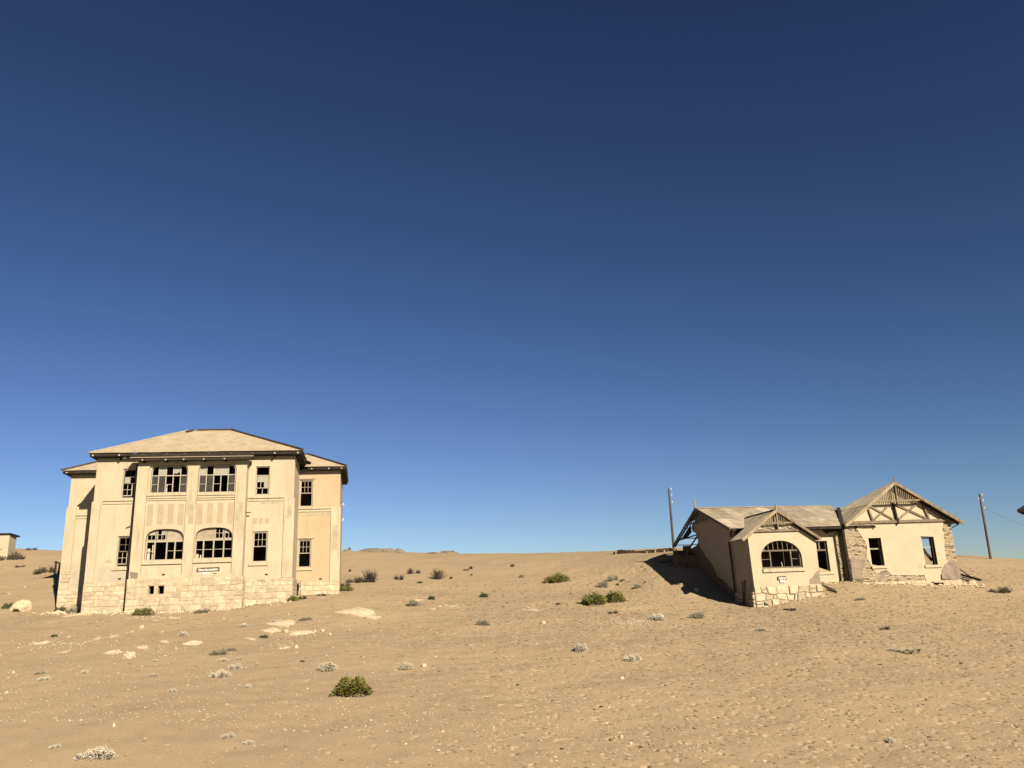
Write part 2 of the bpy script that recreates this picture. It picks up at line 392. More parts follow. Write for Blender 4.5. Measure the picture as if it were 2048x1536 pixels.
def stonework(parent, x0, x1, z0, z1, mp, holes=(), seed=1, rowh=(.20, .38), wid=(.24, .70), joint=.013, proud=.020, clip=None, name='stone', mat=None, amp=.05):
    """irregular coursed stones, each an object, standing proud of the mortar wall; mp(u,v,w): w<0 is outwards"""
    rg = random.Random(seed); z = z0; k = 0; lines = [(z0, wobf(seed))]
    while z < z1-.12:
        h = rg.uniform(*rowh); z = z+h
        if z1-z < .14: z = z1
        lines.append((z, wobf(seed*31+k))); k += 1
    for r in range(len(lines)-1):
        (za, wa), (zb, wb) = lines[r], lines[r+1]
        la = lambda x: za+(amp*wa(x) if r else 0)
        lb = lambda x: zb+(amp*wb(x) if r < len(lines)-2 else 0)
        x = x0; sl = 0
        while x < x1-.02:
            w = rg.uniform(*wid); xe = x+w
            if x1-xe < .18: xe = x1
            s2 = rg.uniform(-.05, .05) if xe < x1 else 0
            parts = [(0, 1)]
            if zb-za > .30 and rg.random() < .25: c = rg.uniform(.4, .6); parts = [(0, c), (c, 1)]
            for pa, pb in parts:
                j = joint/2+rg.uniform(0, .008)
                f = lambda xx, t: la(xx)+(lb(xx)-la(xx))*t
                zl0, zl1 = pa, pb
                pts = [(x+sl*(pa*2-1)+j, f(x, pa)+j), ((x+xe)/2+rg.uniform(-.05, .05), f((x+xe)/2, pa)+j), (xe+s2*(pa*2-1)-j, f(xe, pa)+j), (xe+s2*(pa+pb-1)-j+rg.uniform(-.012, .004), f(xe, (pa+pb)/2)), (xe+s2*(pb*2-1)-j, f(xe, pb)-j),
                       ((x+xe)/2+rg.uniform(-.05, .05), f((x+xe)/2, pb)-j), (x+sl*(pb*2-1)+j, f(x, pb)-j), (x+sl*(pa+pb-1)+j+rg.uniform(-.004, .012), f(x, (pa+pb)/2))]
                cx, cz = sum(p[0] for p in pts)/8, sum(p[1] for p in pts)/8
                if any(h[0]-.08 < cx < h[1]+.08 and h[2]-.06 < cz < h[3]+.06 for h in holes): continue
                for h in holes:   # trim stones that reach into an opening
                    if h[2] < cz < h[3]:
                        if cx < h[0]: pts = [(min(px_, h[0]-.03), pz_) for px_, pz_ in pts]
                        elif cx > h[1]: pts = [(max(px_, h[1]+.03), pz_) for px_, pz_ in pts]
                    elif h[0]-.1 < cx < h[1]+.1:
                        if cz < h[2]: pts = [(px_, min(pz_, h[2]-.03)) for px_, pz_ in pts]
                        else: pts = [(px_, max(pz_, h[3]+.03)) for px_, pz_ in pts]
                if clip and not clip(cx, cz): continue
                pr = proud*rg.uniform(.55, 1.25); m = MB(); b = .86
                ring0 = [mp(u, v, .05) for u, v in pts]; ring1 = [mp(u, v, -pr*.55) for u, v in pts]
                tx, tz = rg.uniform(-.03, .03), rg.uniform(-.03, .03)
                ring2 = [mp(cx+(u-cx)*b, cz+(v-cz)*b, -pr+tx*(u-cx)+tz*(v-cz)) for u, v in pts]
                n = 8; fs = [tuple(range(16, 24))]
                for i in range(n):
                    i2 = (i+1) % n; fs += [(i, i2, 8+i2, 8+i), (8+i, 8+i2, 16+i2, 16+i)]
                m.add(ring0+ring1+ring2, fs); m.build(name, mat or m_stone, parent)
            x = xe; sl = s2

def grid_sash(parent, x0, x1, z0, z1, y, nx, nz, mat, fw=.05, bw=.022, name='sash', top=None, d=.04, panes=(), frame=True, skipb=()):
    """sash: outer frame with glazing bars; top(x) clips the bars under an arched head; panes: cells that still hold glass"""
    T = top or (lambda x: z1); m = MB()
    if frame:
        m.box(x0, x1, y, y+d, z0, z0+fw)
        if not top: m.box(x0, x1, y, y+d, z1-fw, z1)
        m.box(x0, x0+fw, y, y+d, z0+fw, min(z1-(0 if top else fw), T(x0+fw/2))); m.box(x1-fw, x1, y, y+d, z0+fw, min(z1-(0 if top else fw), T(x1-fw/2)))
    iw = (x1-x0-2*fw)/nx; ih = (z1-z0-2*fw)/nz
    for i in range(1, nx):
        x = x0+fw+i*iw
        if ('v', i) in skipb: continue
        m.box(x-bw/2, x+bw/2, y+.008, y+d-.008, z0+fw, min(z1-fw, T(x)))
    for k in range(1, nz):
        if ('h', k) in skipb: continue
        z = z0+fw+k*ih; m.box(x0+fw, x1-fw, y+.01, y+d-.01, z-bw/2, z+bw/2)
    o = m.build(name, mat, parent)
    for (i, k) in panes:
        a, b = x0+fw+i*iw+bw/2, x0+fw+(i+1)*iw-bw/2; c, e = z0+fw+k*ih+bw/2, z0+fw+(k+1)*ih-bw/2
        pane(parent, a, b, c, min(e, T((a+b)/2)), y+d/2)
    return o

def pane(parent, a, b, c, e, y, broken=False, top=None):
    if top: poly = [(a, c), (b, c)]+[(b-(b-a)*k/5, min(e, top(b-(b-a)*k/5))) for k in range(6)]
    elif broken: poly = [(a, c+(e-c)*.25), (a+(b-a)*.4, c+(e-c)*.18), (a+(b-a)*.7, c+(e-c)*.32), (b, c+(e-c)*.28), (b, e), (a, e)]
    else: poly = rect(a, b, c, e)
    return MB().prism(poly, mpy(y-.003), .006).build('pane', m_glass, parent)

def text_mesh(txt, size, mat, shear=.15, offset=.012, ext=.004):
    cu = bpy.data.curves.new('lettering', 'FONT'); cu.body = txt; cu.size = size; cu.shear = shear; cu.offset = offset; cu.extrude = ext
    cu.align_x = 'CENTER'; cu.align_y = 'CENTER'
    ob = bpy.data.objects.new('lettering', cu); COL.objects.link(ob); bpy.context.view_layer.update()
    me = bpy.data.meshes.new_from_object(ob.evaluated_get(bpy.context.evaluated_depsgraph_get()))
    bpy.data.objects.remove(ob); me.materials.clear(); me.materials.append(mat); return me

def signboard(F, cx, cz, y, w, h, txt, size, rot, label, plate, plabel, parent_label):
    p = F.w(cx, y, cz); o = empty('signboard', p, F.a); tag(o, label, 'sign'); o.rotation_euler = (0, rot, F.a)
    m = MB(); m.prism(rrect(-w/2, w/2, -h/2, h/2, h*.3), mpy(-.03), .03); m.build('board', m_sign, o)
    me = text_mesh(txt, size, m_white); t = link('lettering', me, o); t.rotation_euler = (R(90), 0, 0); t.location = (0, -.036, -.01)
    b = max(me.vertices, key=lambda v: v.co.x).co.x-min(me.vertices, key=lambda v: v.co.x).co.x
    t.scale = (w*.90/b, 1, 1)
    q = MB().box(plate[0], plate[1], -.02, 0, plate[2], plate[3]).build('notice_plate', m_white, None)
    q.location = F.w(cx, y, cz); q.rotation_euler = (0, rot, F.a); tag(q, plabel, 'sign')

# ================================================================== HOUSE A
HA = empty('two_storey_house', FA.O, FA.a)
tag(HA, 'tall two storey cream plastered house with hipped roof on stone plinth, left', 'house')
def frame_y(x0, x1, z0, z1, y0, y1, bw, mat, parent, name='frame'):
    m = MB(); m.box(x0, x0+bw, y0, y1, z0, z1); m.box(x1-bw, x1, y0, y1, z0, z1); m.box(x0+bw, x1-bw, y0, y1, z1-bw, z1); m.box(x0+bw, x1-bw, y0, y1, z0, z0+bw)
    return m.build(name, mat, parent)

# walls
bay_up = [(-2.50, -.62, 6.76, 8.27), (-.02, 1.90, 6.74, 8.27)]
bay_lo = [(-2.52, -.58, 3.20, 4.22, 4.84), (0., 1.93, 3.22, 4.24, 4.86)]
holes = [rrect(*b, .34) for b in bay_up]+[arch(*b, e=2.9) for b in bay_lo]
fillwall('bay_wall', rect(-3.17, 2.52, 2.25, 8.72), holes, mpy(-.50), .30, m_pl, HA)
colh = [rrect(-2.62, -.55, 2.42, 8.34, .38), rrect(-.02, 1.98, 2.42, 8.34, .38)]
fillwall('bay_pilasters', rect(-3.18, 2.53, 2.26, 8.71), colh, mpy(-.60), .097, m_pil, HA)
MB().box(-3.17, -2.87, -.199, -.002, 2.2, 8.72).build('bay_side_wall', m_pl, HA)
MB().box(2.22, 2.52, -.199, -.002, 2.2, 8.72).build('bay_side_wall', m_pl, HA)
mw = [(-4.12, -3.34, 6.58, 8.20), (2.89, 3.66, 6.60, 8.21), (-4.08, -3.30, 2.95, 4.57), (2.89, 3.69, 3.0, 4.64)]
fillwall('front_wall', rect(-5.50, 5.0, 2.10, 8.78), [rect(*w) for w in mw]+[rect(-2.9, 2.2, 2.4, 8.5)], mpy(0), .34, m_pl, HA)
fillwall('side_wall', rect(.341, 3.45, 0, 8.78), [], mpx(4.70), .30, m_pl, HA)
fillwall('side_wall', rect(.341, 3.45, 0, 8.78), [], mpx(-5.50), .30, m_pl, HA)
ww = [(4.83, 5.60, 6.36, 7.97), (4.85, 5.60, 2.84, 4.46)]
fillwall('wing_wall', rect(4.3, 7.20, 1.95, 8.55), [rect(*w) for w in ww], mpy(3.5), .34, m_plw, HA)
fillwall('wing_wall', rect(-8.13, -4.9, 1.95, 8.55), [], mpy(3.5), .34, m_pl, HA)
fillwall('side_wall', rect(3.841, 9.0, 0, 8.55), [], mpx(6.88), .32, m_plw, HA)
fillwall('side_wall', rect(3.841, 9.0, 0, 8.55), [], mpx(-8.13), .32, m_plw, HA)
MB().box(-8.13, 7.2, 9.0, 9.3, 0, 8.55).build('rear_wall', m_plw, HA)
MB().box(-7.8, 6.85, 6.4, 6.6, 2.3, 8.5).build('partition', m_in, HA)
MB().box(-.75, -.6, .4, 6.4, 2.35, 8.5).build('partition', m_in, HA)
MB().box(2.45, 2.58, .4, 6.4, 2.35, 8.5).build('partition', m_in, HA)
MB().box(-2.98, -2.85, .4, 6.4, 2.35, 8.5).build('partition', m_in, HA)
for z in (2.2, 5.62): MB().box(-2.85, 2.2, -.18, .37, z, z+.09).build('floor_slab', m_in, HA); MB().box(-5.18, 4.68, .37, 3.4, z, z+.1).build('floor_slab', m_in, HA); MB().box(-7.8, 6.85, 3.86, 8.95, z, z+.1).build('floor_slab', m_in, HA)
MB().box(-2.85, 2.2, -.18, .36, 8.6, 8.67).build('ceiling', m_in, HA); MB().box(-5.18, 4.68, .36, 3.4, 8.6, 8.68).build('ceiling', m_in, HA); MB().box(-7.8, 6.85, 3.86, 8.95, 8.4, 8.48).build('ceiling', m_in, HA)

# pilasters, string courses, sills, painted panels
def bx(name, mat, *a): return MB().box(*a).build(name, mat, HA)
bx('pilaster', m_pil, 4.50, 5.06, -.06, -.002, 2.14, 6.42); bx('pilaster', m_pil, 5.002, 5.06, .0, .55, 2.14, 6.42)
bx('pilaster', m_pil, -5.56, -5.10, -.06, -.002, 2.14, 6.42); bx('pilaster', m_pil, -5.56, -5.502, .0, .5, 2.14, 6.42)
bx('pilaster', m_pil, 6.70, 7.26, 3.44, 3.498, 2.0, 6.32); bx('pilaster', m_pil, 7.202, 7.26, 3.5, 4.1, 2.0, 6.32)
bx('pilaster', m_pil, -8.19, -7.66, 3.44, 3.498, 2.0, 6.60); bx('pilaster', m_pil, -8.19, -8.132, 3.5, 4.1, 2.0, 6.60)
for x0, x1, y, z in ((2.56, 4.50, 0, 6.34), (-5.0, -3.20, 0, 6.34), (4.72, 6.70, 3.5, 6.12), (-7.64, -5.6, 3.5, 6.02)):
    bx('string_course', m_pil, x0, x1, y-.07, y-.002, z+.10, z+.19); bx('string_course', m_pil, x0, x1, y-.04, y-.002, z-.06, z+.06)
for x0, x1, z in ((-2.60, -.56, 6.60), (-.01, 1.97, 6.58)):
    bx('window_sill', m_pil, x0, x1, -.60, -.502, z, z+.15); bx('string_course', m_pil, x0, x1, -.56, -.502, z-.13, z-.03); bx('string_course', m_pil, x0, x1, -.545, -.502, z-.24, z-.16)
for x0, x1, z in ((-2.60, -.56, 3.0), (-.01, 1.97, 3.02)): bx('window_sill', m_pil, x0, x1, -.585, -.502, z, z+.18)
for x0, x1, z, y in ((2.74, 3.76, 2.82, 0), (-4.24, -3.2, 2.78, 0), (4.74, 5.72, 2.68, 3.5)): bx('window_sill', m_pil, x0, x1, y-.07, y-.002, z, z+.13)
for x0, x1, z, y in ((4.68, 5.76, 8.02, 3.5), (4.70, 5.76, 4.51, 3.5)): bx('lintel_moulding', m_pil, x0, x1, y-.05, y-.002, z, z+.05)
for cx0 in (-2.56, -.0):
    for k in range(4):
        x0 = cx0+.02+.53*k; x1 = min(x0+.29, cx0+1.93); up = .0 if k in (1, 2) else -.07
        bx('painted_panel', m_pan, x0, x1, -.506, -.501, 5.10+up, 6.16)
for k in range(3): bx('painted_panel', m_pan, 2.86+.32*k, 3.08+.32*k, -.006, -.001, 5.06, 5.36)
for k in range(2): bx('painted_panel', m_plw, 4.85+.62*k, 5.08+.62*k, 3.494, 3.499, 4.70, 4.92)
for x, y, z in ((-3.9, 0, 2.3), (-1.52, -.6, 2.42), (1.06, -.5, 2.38), (3.62, 0, 2.3), (6.1, 3.5, 2.13)): bx('air_vent', m_woodd, x, x+.15, y-.012, y-.001, z, z+.08)
for z in (5.62,): bx('pipe_stub', m_rust, 2.53, 2.78, -.30, -.26, z, z+.05)
MB().tube([(-3.72, -.03, 4.98), (-3.45, -.10, 5.10)], .02).build('bracket', m_rust, HA)
MB().tube([(-3.31, -.13, 8.45), (-3.34, -.13, 5.0), (-3.37, -.15, .3)], .105, 8).build('downpipe', m_woodd, HA)  # pipe made thick and dark to fill out the shadow strip beside the bay
for z in (7.9, 5.6, 3.2): bx('pipe_clamp', m_rust, -3.44, -3.20, -.06, -.001, z, z+.05)
for z in (6.46, 5.55):
    m = MB(); m.bar((7.2, 3.7, z), (7.42, 3.62, z-.03), .03, .03); m.tube([(7.40, 3.62, z-.04), (7.40, 3.62, z+.08)], .05); m.build('wall_insulator', m_white, HA)

# stone plinths
bh = [(-2.13, -1.86, 1.46, 1.90), (-1.66, -1.36, 1.45, 1.90)]
fillwall('plinth', rect(-3.24, 2.60, -.6, 2.27), [rect(*h) for h in bh], mpy(-.62), .3, m_mortar, HA)
for x in (-3.24, 2.299): MB().box(x, x+.301, -.319, -.04, -.6, 2.25).build('plinth', m_mortar, HA)
MB().box(-5.58, -3.25, -.06, .30, -.6, 2.13).build('plinth', m_mortar, HA); MB().box(2.61, 5.08, -.06, .30, -.6, 2.13).build('plinth', m_mortar, HA)
MB().box(4.9, 5.08, .301, 3.43, -.6, 2.13).build('plinth', m_mortar, HA)
MB().box(4.5, 7.27, 3.44, 3.9, -.3, 1.99).build('plinth', m_mortar, HA); MB().box(-8.20, -5.4, 3.44, 3.9, -.3, 1.99).build('plinth', m_mortar, HA)
stonework(HA, -3.24, 2.60, .32, 2.26, mpy(-.62), bh, 11)
stonework(HA, -5.58, -3.25, .35, 2.13, mpy(-.06), (), 12)
stonework(HA, 2.61, 5.08, .50, 2.13, mpy(-.06), (), 13)
stonework(HA, 4.62, 7.27, .95, 1.99, mpy(3.44), (), 14)
stonework(HA, -8.20, -5.9, .60, 1.99, mpy(3.44), (), 15)
stonework(HA, -.58, -.06, .50, 2.25, lambda u, v, w: (2.60-w, u, v), (), 16, wid=(.25, .3))
stonework(HA, -.02, 3.4, .50, 2.13, lambda u, v, w: (5.08-w, u, v), (), 17)
for x, y, z, s in ((-8.0, 3.40, 2.5, .2), (-7.95, 3.40, 2.72, .16), (-8.02, 3.40, 2.95, .17)): stonework(HA, x-.1, x+.34, z-.12, z+.1, mpy(3.435), (), int(z*10), proud=.02)
# cellar openings: sills
for h in bh: bx('cellar_window_frame', m_frame, h[0], h[1], -.60, -.50, h[2]-.0, h[2]+.035)

# sash windows on the flat walls
def sash_window(w, y, lower, upper, drop=0, label=None):
    x0, x1, z0, z1 = w; win = frame_y(x0, x1, z0, z1, y+.07, y+.19, .065, m_frame, HA, 'window')
    zm = (z0+z1)/2
    if upper is not None: grid_sash(win, x0+.05, x1-.05, zm, z1-.05, y+.10, 3, 2, m_frame, .04, .02, **upper)
    if lower is not None: grid_sash(win, x0+.05, x1-.05, z0+.05, zm+.04, y+.145, *lower.pop('n', (2, 2)), m_frame, .05, .03, **lower)
    return win
# upper right: top sash gone, one slid down with dusty panes
x0, x1, z0, z1 = mw[1]; win = frame_y(x0, x1, z0, z1, .07, .19, .05, m_frame, HA, 'window')
grid_sash(win, x0+.05, x1-.05, 7.0, 7.74, .10, 3, 2, m_frame, .04, .03, panes=((0, 1), (1, 1), (2, 1), (2, 0)))
grid_sash(win, x0+.05, x1-.05, 6.65, 7.05, .145, 2, 1, m_frame, .045, .035)
# lower right and wing windows: six-pane upper sash, lower sash gone
for w, y in ((mw[3], 0), (ww[0], 3.5), (ww[1], 3.5)): sash_window(w, y, None, {})
# left windows beside the bay: upper sash of four, lower sash slid open
for w, pn in ((mw[0], ((0, 0),)), (mw[2], ())):
    x0, x1, z0, z1 = w; win = frame_y(x0, x1, z0, z1, .07, .19, .05, m_frame, HA, 'window')
    grid_sash(win, x0+.05, x1-.05, (z0+z1)/2-.02, z1-.06, .10, 2, 2, m_framed, .04, .02, panes=pn)
    grid_sash(win, x0+.0, x0+.52, z0+.14, (z0+z1)/2+.03, .155, 2, 2, m_frame, .05, .025)

# bay windows, upper floor: five columns, toplights partly glazed
def bay_window_up(b, glass, broken, label):
    x0, x1, z0, z1 = b; r = .34
    def T(x):
        d = min(x-x0, x1-x)
        return z1-.05 if d > r else z1-.03-r+math.sqrt(max(0, r*r-(r-max(d, 0))**2))
    m = MB(); y = -.40; h = .045
    m.box(x0, x1, y, y+.09, z0, z0+.05); zt = z1-.56
    m.box(x0, x1, y+.004, y+.086, zt-.025, zt+.025); n = 5; cw = (x1-x0)/n
    for i in range(n+1):
        x = min(max(x0+i*cw, x0+h/2), x1-h/2); m.box(x-h/2, x+h/2, y+.008, y+.082, z0+.05, T(x) if 0 < i < n else T(x+(h/2 if i == 0 else -h/2)))
    pts = [(x0+(x1-x0)*k/24, T(x0+(x1-x0)*k/24)) for k in range(25)]
    for (a, c), (d, e) in zip(pts[:-1], pts[1:]): m.bar((a, y+.045, c), (d, y+.045, e), .07, .05)
    for i in (0, 2, 4): m.box(x0+i*cw, x0+(i+1)*cw, y+.02, y+.07, (z0+zt)/2-.012, (z0+zt)/2+.012)
    win = m.build('bay_window', m_frame, HA)
    for i in glass: pane(win, x0+i*cw+.02, x0+(i+1)*cw-.02, zt+.02, z1-.05, y+.045, i in broken, T if i in (0, 4) else None)
    zr = (z0+zt)/2
    for i, r_ in ((0, 0), (0, 1), (1, 0), (1, 1), (4, 0), (4, 1)):
        a, e = (z0+.05, zr-.012) if r_ == 0 else (zr+.012, zt-.025)
        MB().box(x0+i*cw+.02, x0+(i+1)*cw-.02, y+.040, y+.046, a, e).build('pane', m_glass2, win)
    return win
bay_window_up(bay_up[0], (1, 3), (3,), ''); bay_window_up(bay_up[1], (0, 2, 3), (), '')
for x0, x1, z0, z1, y in ((-2.46, -2.28, 6.8, 7.42, -.22), (-1.98, -1.83, 6.8, 7.42, -.15), (-1.76, -1.70, 6.8, 7.25, -.18), (.10, .31, 6.78, 7.40, -.20), (.36, .44, 6.78, 7.42, -.16)):
    MB().box(x0, x1, y, y+.03, z0-.25, z1).build('loose_sunlit_board', m_board, HA)
# bay windows, ground floor: arched toplight half walled up, casements below
def bay_window_lo(b, flip):
    x0, x1, z0, zs, z1 = b; c, hw = (x0+x1)/2, (x1-x0)/2
    def T(x):
        q = min(1, abs(x-c)/hw); return zs+(z1-zs)*(1-q**2.9)**(1/2.9)-.03
    zt = zs-.02; y = -.36; m = MB(); h = .06
    m.box(x0, x1, y, y+.10, z0, z0+.06); m.box(x0, x1, y+.003, y+.097, zt-.04, zt+.04)
    cols = [0, .235, .55, .765, 1] if not flip else [0, .22, .49, .76, 1]
    for k, t in enumerate(cols):
        x = min(max(x0+t*(x1-x0), x0+h/2), x1-h/2); m.box(x-h/2, x+h/2, y+.006, y+.094, z0+.06, zt-.04)
    win = m.build('bay_window', m_frame, HA)
    zm = (z0+zt)/2+.0
    for k, (t0, t1) in enumerate(zip(cols[:-1], cols[1:])):
        if not flip and k == 1: continue
        MB().box(x0+t0*(x1-x0)+.03, x0+t1*(x1-x0)-.03, y+.02, y+.06, zm-.012, zm+.012).build('glazing_bar', m_frame, win)
    lf, rt = (x0, x0+.53*(x1-x0)) if not flip else (x0+.50*(x1-x0), x1)
    mid = (lf+rt)/2
    for k, (a, e) in enumerate(((lf, mid), (mid, rt))):
        grid_sash(win, a+.02, e-.02, zt+.05, z1+.02, y+.02, 2, 2, m_frame, .045, .025, top=T)
        for i in range(2):
            if (k, i) in (((0, 0), (0, 1), (1, 1)) if not flip else ((1, 0), (1, 1))):
                cw = (e-a-.04-.09)/2; xa = a+.02+.045+i*cw; zc = zt+.05+(z1+.02-zt-.05)/2
                pane(win, xa, xa+cw-.02, zc, z1, y+.04, top=T)
    pl = [(x0+.53*(x1-x0), x1)] if not flip else [(x0, x0+.52*(x1-x0))]
    for a, e in pl:
        n = 12; poly = [(a, zt+.041), (e, zt+.041)]+[(e-(e-a)*k/n, T(e-(e-a)*k/n)+.02) for k in range(n+1)]
        MB().prism(poly, mpy(y+.05), .12).build('arch_infill', m_infill, HA)
bay_window_lo(bay_lo[0], False); bay_window_lo(bay_lo[1], True)
for x0, x1, z0, z1, y in ((-2.46, -2.33, 3.25, 3.85, -.2), (-2.24, -2.17, 3.2, 4.1, -.15), (.05, .16, 3.2, 3.5, -.2), (.24, .31, 3.2, 3.45, -.2)):
    MB().box(x0, x1, y, y+.03, z0-.2, z1).build('loose_sunlit_board', m_board, HA)  # white boards here stand in for sunlit pieces of the inner wall

# roofs: hipped, corrugated
def hip_roof(parent, x0, x1, y0, y1, ze, xr0, xr1, yr, zr, mat, tail=.0):
    sl = math.hypot(yr-y0, zr-ze)
    f = lambda u: sl*min(1, (u-x0)/(xr0-x0), (x1-u)/(x1-xr1)) if x0 < u < x1 else 0
    roof_sheets(parent, (0, y0, ze), (1, 0, 0), (0, yr-y0, zr-ze), x0, x1, lambda u: 0, f, mat)
    f2 = lambda u: math.hypot(y1-yr, zr-ze)*min(1, (u-x0)/(xr0-x0), (x1-u)/(x1-xr1)) if x0 < u < x1 else 0
    roof_sheets(parent, (0, y1, ze), (1, 0, 0), (0, yr-y1, zr-ze), x0, x1, lambda u: 0, f2, mat)
    for xs, xr in ((x0, xr0), (x1, xr1)):
        s2 = math.hypot(xr-xs, zr-ze)
        g = lambda u: s2*max(0, min((u-y0)/(yr-y0), (y1-u)/(y1-yr)))
        roof_sheets(parent, (xs, 0, ze), (0, 1, 0), (xr-xs, 0, zr-ze), y0, y1, lambda u: 0, g, mat)
hip_roof(HA, -5.86, 5.46, -.47, 8.4, 9.0, -1.71, .83, 4.0, 11.16, m_roof1)
hip_roof(HA, -8.55, 7.58, 3.05, 9.6, 8.68, -6.1, 5.12, 5.5, 9.88, m_roof1)
def lined(name, pts, w, h, mat):
    m = MB()
    for a, b in zip(pts[:-1], pts[1:]): m.bar(a, b, w, h)
    return m.build(name, mat, HA)
lined('ridge_cap', [(-1.36, 4, 11.2), (.83, 4, 11.2)], .20, .07, m_rust)
lined('hip_cap', [(.83, 4, 11.2), (5.46, -.47, 9.05)], .16, .09, m_rust)
lined('hip_cap', [(5.12, 5.5, 9.93), (7.58, 3.05, 8.73)], .14, .08, m_rust)
lined('hip_cap', [(-6.1, 5.5, 9.93), (-8.55, 3.05, 8.73)], .14, .08, m_rust)
lined('hip_cap', [(-1.71, 4, 11.19), (-5.86, -.47, 9.03)], .12, .05, m_roof1)
lined('ridge_cap', [(-6.1, 5.5, 9.92), (5.12, 5.5, 9.92)], .18, .06, m_rust)
lined('loose_flashing', [(-1.87, 3.45, 11.0), (-1.56, 3.85, 11.19)], .16, .08, m_rust)
# bay canopy
bx('bay_eave', m_roof1, -3.50, 2.92, -1.05, -.90, 8.60, 8.625); bx('bay_eave_shade_fascia', m_woodd, -3.46, 2.88, -.90, -.48, 8.59, 8.81)  # dark timber block stands for the main eave's soffit shadow in the gap
# soffits, fascia boards and rafter ends
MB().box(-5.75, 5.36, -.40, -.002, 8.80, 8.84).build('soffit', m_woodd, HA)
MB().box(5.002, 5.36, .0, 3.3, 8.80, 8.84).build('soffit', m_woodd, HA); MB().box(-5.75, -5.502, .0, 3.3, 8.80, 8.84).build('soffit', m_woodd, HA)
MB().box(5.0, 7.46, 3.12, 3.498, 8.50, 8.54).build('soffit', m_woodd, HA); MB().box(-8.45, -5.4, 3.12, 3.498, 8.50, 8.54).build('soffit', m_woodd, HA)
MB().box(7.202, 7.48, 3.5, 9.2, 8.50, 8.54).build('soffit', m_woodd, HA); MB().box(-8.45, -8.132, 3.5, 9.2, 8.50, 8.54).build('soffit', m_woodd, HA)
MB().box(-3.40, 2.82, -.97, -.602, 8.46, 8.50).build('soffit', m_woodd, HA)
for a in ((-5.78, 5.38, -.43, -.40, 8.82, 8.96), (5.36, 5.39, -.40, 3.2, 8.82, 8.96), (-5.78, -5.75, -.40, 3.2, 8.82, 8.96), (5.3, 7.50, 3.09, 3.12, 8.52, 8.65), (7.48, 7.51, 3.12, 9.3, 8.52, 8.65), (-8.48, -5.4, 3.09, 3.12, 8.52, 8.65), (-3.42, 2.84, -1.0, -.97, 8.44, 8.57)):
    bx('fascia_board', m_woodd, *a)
for x in (-5.6, -4.25, -2.95, -1.75, -.85, .45, 1.6, 2.75, 3.95, 5.2): bx('rafter_end', m_board, x-.035, x+.035, -.475, -.432, 8.83, 8.90)
for x in (-2.85, -1.65, -.72, .32, 1.4): bx('rafter_end', m_board, x-.03, x+.03, -1.03, -1.002, 8.45, 8.51); bx('rafter', m_woodd, x-.04, x+.04, -.9, -.602, 8.38, 8.46)
for x in (-8.25, -6.6, 5.55, 6.55, 7.3): bx('rafter_end', m_board, x-.03, x+.03, 3.055, 3.088, 8.53, 8.59)
for x in (-4.3, 3.85): bx('rafter', m_woodd, x-.04, x+.04, -.3, -.002, 8.66, 8.80)
# weathered and re-plastered patches
rga = random.Random(77); m_weath = M('weathered_plaster', (.44, .37, .26), (.62, .535, .385), 3.5, .95, .3, 25, stretch=(1.5, 1.5, .5))
m_grey = M('washed_grey_plaster', (.52, .47, .36), (.64, .565, .42), 1.5, .95, .3, 25)
def apatch(pts, y, mat):
    q = []
    for a, b in zip(pts, pts[1:]+pts[:1]):
        n = max(2, int(math.hypot(b[0]-a[0], b[1]-a[1])/.09)); q.append(a)
        q += [(a[0]+(b[0]-a[0])*k/n+rga.uniform(-.035, .035), a[1]+(b[1]-a[1])*k/n+rga.uniform(-.035, .035)) for k in range(1, n)]
    fillwall('plaster_patch', q, [], mpy(y), .0025, mat, HA)
apatch([(-5.0, 2.18), (-3.5, 2.18), (-3.5, 2.62), (-4.1, 2.72), (-4.4, 3.02), (-4.95, 2.98)], -.003, m_grey)
apatch([(-4.75, 3.2), (-4.25, 3.2), (-4.4, 3.42)], -.003, m_weath)
apatch([(-7.6, 2.05), (-6.5, 2.05), (-6.5, 3.1), (-7.0, 3.25), (-7.55, 2.95)], 3.497, m_grey)
apatch([(-.40, 5.1), (-.15, 5.05), (-.13, 6.0), (-.2, 6.12), (-.38, 6.1)], -.603, m_weath)
apatch([(2.06, 4.75), (2.38, 4.7), (2.40, 6.15), (2.1, 6.2)], -.603, m_weath)
apatch([(4.6, 5.35), (4.9, 5.3), (4.92, 5.95), (4.7, 6.05)], -.063, m_weath)
apatch([(6.8, 3.9), (7.12, 3.8), (7.1, 5.3), (6.85, 5.2)], 3.437, m_weath)
apatch([(3.1, 6.12), (4.3, 6.14), (4.3, 6.22), (3.3, 6.2)], -.0028, m_weath)
apatch([(5.0, 5.8), (6.6, 5.85), (6.6, 6.02), (5.6, 5.98)], 3.497, m_weath)
apatch([(-3.1, 2.3), (-2.75, 2.3), (-2.72, 2.6), (-3.12, 2.66)], -.603, m_cem)
apatch([(-.5, 8.38), (.0, 8.38), (.0, 8.6), (-.45, 8.62)], -.603, m_grey)
# the plan is a few degrees out of square: side walls run a little to the left
for o in HA.children_recursive:
    me_ = o.data; co = np.empty(len(me_.vertices)*3); me_.vertices.foreach_get('co', co); co = co.reshape(-1, 3)
    co[:, 0] -= .06*(np.maximum(0, co[:, 1]-3.5) if co[:, 1].min() >= 2.8 else np.maximum(0, co[:, 1])); me_.vertices.foreach_set('co', co.ravel()); me_.update()
signboard(FA, .78, 2.665, -.503, 1.16, .20, 'Quartiermeister', .16, R(-.8), 'long brown signboard with white lettering under the right bay window of the tall house', (-.29, .09, -.25, -.12), 'blank white plate below the long brown signboard', '')

